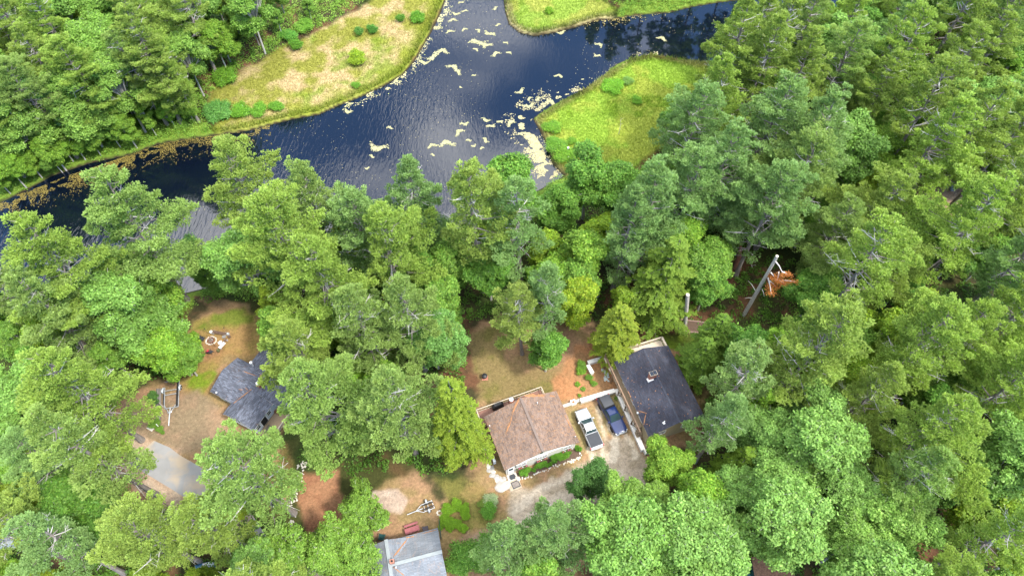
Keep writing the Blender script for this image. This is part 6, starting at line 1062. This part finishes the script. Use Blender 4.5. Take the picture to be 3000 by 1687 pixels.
for zx, zy, h, w_, tn, lb in ((2240, 365, 1.7, 1.1, (.8, 1., .7), 'dark green bush on the upper tan marsh near the forest'), (1650, 860, 1.5, 2.4, (.75, .95, 1.4), 'wide blue green bush at the foot of the tan marsh'), (1820, 855, 1.3, 2.2, (.9, 1.1, .7), 'bright bush right of the wide blue green bush'), (1960, 850, 1.2, 1.9, (.9, 1.1, .7), 'third bush from left along the foot of the tan marsh'), (2090, 820, 1.1, 1.7, (.85, 1.05, .7), 'rightmost bush along the foot of the tan marsh'), (1700, 600, 1.6, 2., (.9, 1., .7), 'green bush at the forest edge above the tan marsh'), (2180, 290, 1.4, 1.7, (.8, 1.1, 1.1), 'blue green bush at the forest edge beside the tan marsh'), (2300, 220, 1.5, 1.8, (1, 1.1, .9), 'pale bush by the forest edge near the top of the tan marsh')):
    x, y = Z5(zx, zy, RG1, -1.2); shrub(x, y, h, lb, tn, w_)
for k, (zx, zy, h, w_) in enumerate(((1430, 30, 1., 1.), (195, 450, .9, 1.1), (190, 510, .8, 1.2), (270, 575, .7, 1.), (300, 620, .5, .8), (330, 640, .5, 1.3), (150, 640, .4, 1.3), (210, 690, .3, 1.6), (170, 760, .4, 1.), (560, 790, .4, .9))):
    if k == 0: continue
    x, y = Z5(zx, zy, ZK); shrub(x, y, h, 'low green shrub on the needle covered ground left of the ramp', MIDT if k % 2 else LIM, w_, 'shrubs on the needle ground by the ramp')
for zx, zy, h, w_ in ((640, 1175, 1., 1.1), (680, 1160, .8, 1.), (760, 1155, .6, .8), (790, 1110, .6, .9), (840, 1090, .9, 1.), (880, 1070, .8, 1.), (915, 1095, .6, .9), (960, 1080, .6, .8), (990, 1010, 1., 1.), (1020, 990, 1., 1.), (1060, 1010, 1.1, 1.), (1100, 980, 1., 1.1), (1140, 960, 1.1, 1.), (1175, 950, .8, .9), (1290, 890, .8, .9), (1315, 905, .8, .8), (1010, 1050, .7, .9)):
    x, y = Z5(zx, zy, ZB); shrub(x, y, h, 'leafy green plant in the mulch bed below the house windows', (.9, 1.1, .8), w_*.8, 'plants in the flower bed')
x, y = Z5(1130, 890, RB2); shrub(x, y, 1.0, 'pale mint green round bush on the lawn above the darker one', (2.1, 1.4, 5.5), 1.35); x, y = Z5(1115, 965, RB2); shrub(x, y, 1.2, 'dark green bush touching the lower side of the mint bush', (.8, 1., .8), 1.2)
x, y = Z5(1062, 915, RB2); o = shrub(x, y, .8, 'small bush with pink flowers left of the mint green bush', (1.0, .8, .9), 1.1); m = MB(); 
for k in range(9): m = MB(); m.rock((rng.uniform(-.4, .4), rng.uniform(-.4, .4), 1.25+rng.uniform(-.1, .25)), .1, .1, .08, 0, k, 6); m.build('flower', PINKF, o)
for k in range(16):
    x, y = Z5(790+rng.uniform(-40, 150), 920+rng.uniform(0, 190), RB2); shrub(x, y, rng.uniform(.5, 1.0), 'bright yellow green plant in the garden patch beside the dark fence', (1.15, 1.15, .5), 1.15, 'plants in the bright garden patch')
for zx, zy, h in ((1110, 1240, 2.2), (930, 1290, 2.4), (1000, 1330, 2.), (1080, 1330, 1.6), (880, 1380, 2.)): x, y = Z5(zx, zy, RB2, 1.); shrub(x, y, h, 'dark green shrub right of the pale grey roof', DRK, 1.1, 'shrubs right of the grey roof')
for zx, zy, h, w_ in ((1180, 310, 1., 1.), (1210, 350, .6, 1.3), (1230, 370, .4, 1.)): x, y = Z5(zx, zy, RB1); shrub(x, y, h, 'low weed clump by the lower end of the dock boards', MIDT, w_, 'weeds by the dock boards')

# ------------------------------------------------------------------ labels for trees and leaf mats by their neighbours in the picture
LM = [('the fire pit', fx, fy), ('the grey cottage', *ct.w(1.5, 5)), ('the pale brown-roofed house', *bh.w(5, 4)), ('the dark blue roof', *dh.w(4, 6)), ('the paved slab', *Z5(1200, 620, RB1)), ('the long boat trailer', *Z5(530, 700, ZT)), ('the small boat trailer', *Z5(1450, 250, ZG)),
      ('the grey-roofed house', *gh.w(-5, -4)), ('the orange-needled trunk', *S(2179, 923)), ('the kettle grill', *Z5(312, 1145, (1370, 920, 6.3))), ('the sandy right clearing', *D(2400, 500)), ('the right marsh point', *D(1560, 320)), ('the tan marsh', *D(820, 170)), ('the littered shed', *D(1900, 1420)), ('the rust-brown tub', *S(2439, 518)),
      ('the concrete ring', *Z5(208, 1083, RB3)), ('the river fork', *D(1200, 180)), ('the top marsh point', *D(1400, 50)), ('the utility pole', px0, py0), ('the left photo edge', *D(0, 1050)), ('the bottom right corner', *D(2590, 1460)), ('the top right corner', *D(2600, -40)), ('the top left corner', *D(-10, -40)), ('the right photo edge', *D(2590, 800)), ('the black shore water', *D(300, 470)), ('the bottom left corner', *D(-10, 1460)), ('the mint-green bush', *Z5(1130, 890, RB2))]
ORD = ['nearest', 'second nearest', 'third nearest', 'fourth nearest', 'fifth nearest', 'sixth nearest', 'seventh nearest', 'eighth nearest', 'ninth nearest', 'tenth nearest', 'eleventh nearest', 'twelfth nearest']+['further']*60
def bearing(dx, dy):
    a = math.degrees(math.atan2(dy, dx)) % 360; return ['right of', 'above right of', 'above', 'above left of', 'left of', 'below left of', 'below', 'below right of'][int((a+22.5)//45) % 8]
def auto(items):
    G = {}
    for it in items:
        u, v = proj(it['x'], it['y'], it.get('z', 0)); best = None
        for nm, lx, ly in LM:
            a, b = proj(lx, ly, 0); d = math.hypot(u-a, v-b)
            if best is None or d < best[0]: best = (d, nm, bearing(u-a, b-v))
        it['d'] = best[0]; G.setdefault((it['noun'], best[1], best[2]), []).append(it)
    for (noun, nm, br), L_ in G.items():
        L_.sort(key=lambda q: q['d'])
        for k, it in enumerate(L_):
            tail = f'{br} {nm}' if len(L_) == 1 else f'{ORD[k]} {noun.split()[-1]} {br} {nm}'
            it['o']['label'] = f"{it['adj']} {noun} {br} {nm}" if len(L_) == 1 else f"{it['adj']} {noun}, {tail}"
            it['o']['category'] = it['cat']; it['o']['group'] = it['grp']
items = []
NOUN = {'pine': ('full pine', 'pine tree'), 'thinpine': ('narrow pine', 'pine tree'), 'broad': ('leafy tree', 'broadleaf tree'), 'oak': ('spreading tree', 'broadleaf tree'), 'airy': ('open-crowned tree', 'broadleaf tree'), 'hemlock': ('hemlock', 'hemlock'), 'birch': ('slender tree', 'broadleaf tree'), 'shrub': ('shrub', 'shrub')}
for t in TREES:
    r_, g_, b_ = t['tint']; adj = 'yellow-green' if r_ > 1.15*b_ and r_ > 1.02 else 'blue-green' if b_ > 1.12*r_ else 'dark green' if g_ < .88 else 'mid-green'
    items.append(dict(o=t['root'], x=t['x'], y=t['y'], z=t['h']*.8, noun=NOUN[t['kind']][0], adj=('tall ' if t['h'] > 24 else '')+adj, cat=NOUN[t['kind']][1], grp={'pine': 'pines of the forest', 'thinpine': 'pines of the forest', 'hemlock': 'hemlocks in the forest'}.get(t['kind'], 'broadleaf trees of the forest')))
auto(items); items = []
for o, x, y, k in MATSL: items.append(dict(o=o, x=x, y=y, z=WZ, noun='leaf mat', adj=('large' if k > 1.4 else 'small' if k < .8 else 'ragged')+' pale yellow floating', cat='leaf mat', grp='pale leaf mats floating on the river'))
auto(items)
NTH = 'leftmost second third fourth fifth sixth seventh eighth ninth tenth eleventh twelfth thirteenth fourteenth fifteenth sixteenth seventeenth eighteenth nineteenth twentieth'.split()
def relabel(group, desc):
    L_ = [o for o in bpy.data.objects if o.parent is None and o.get('group') == group]
    L_.sort(key=lambda o: proj(o.location.x, o.location.y, .3)[0])
    for k, o in enumerate(L_): o['label'] = f'{desc}, {NTH[k]}' + (' of its row' if k == 0 else ' from the left')
for g_, d_ in (('plants in the flower bed', 'leafy green plant in the mulch bed of the pale house'), ('shrubs right of the grey roof', 'dark green shrub right of the grey roof'), ('shrubs on the needle ground by the ramp', 'low green shrub on needles left of the ramp'),
               ('plants in the bright garden patch', 'bright yellow green plant beside the dark fence'), ('flagstones beside the pale house', 'flat grey flagstone in the path beside the house'), ('rocks ringing the planter', 'pale rock ringed beside the small boat trailer'), ('weeds by the dock boards', 'low weed clump by the dock boards'), ('large edging rocks', 'large white rock at the doorstep end of the bed')): relabel(g_, d_)
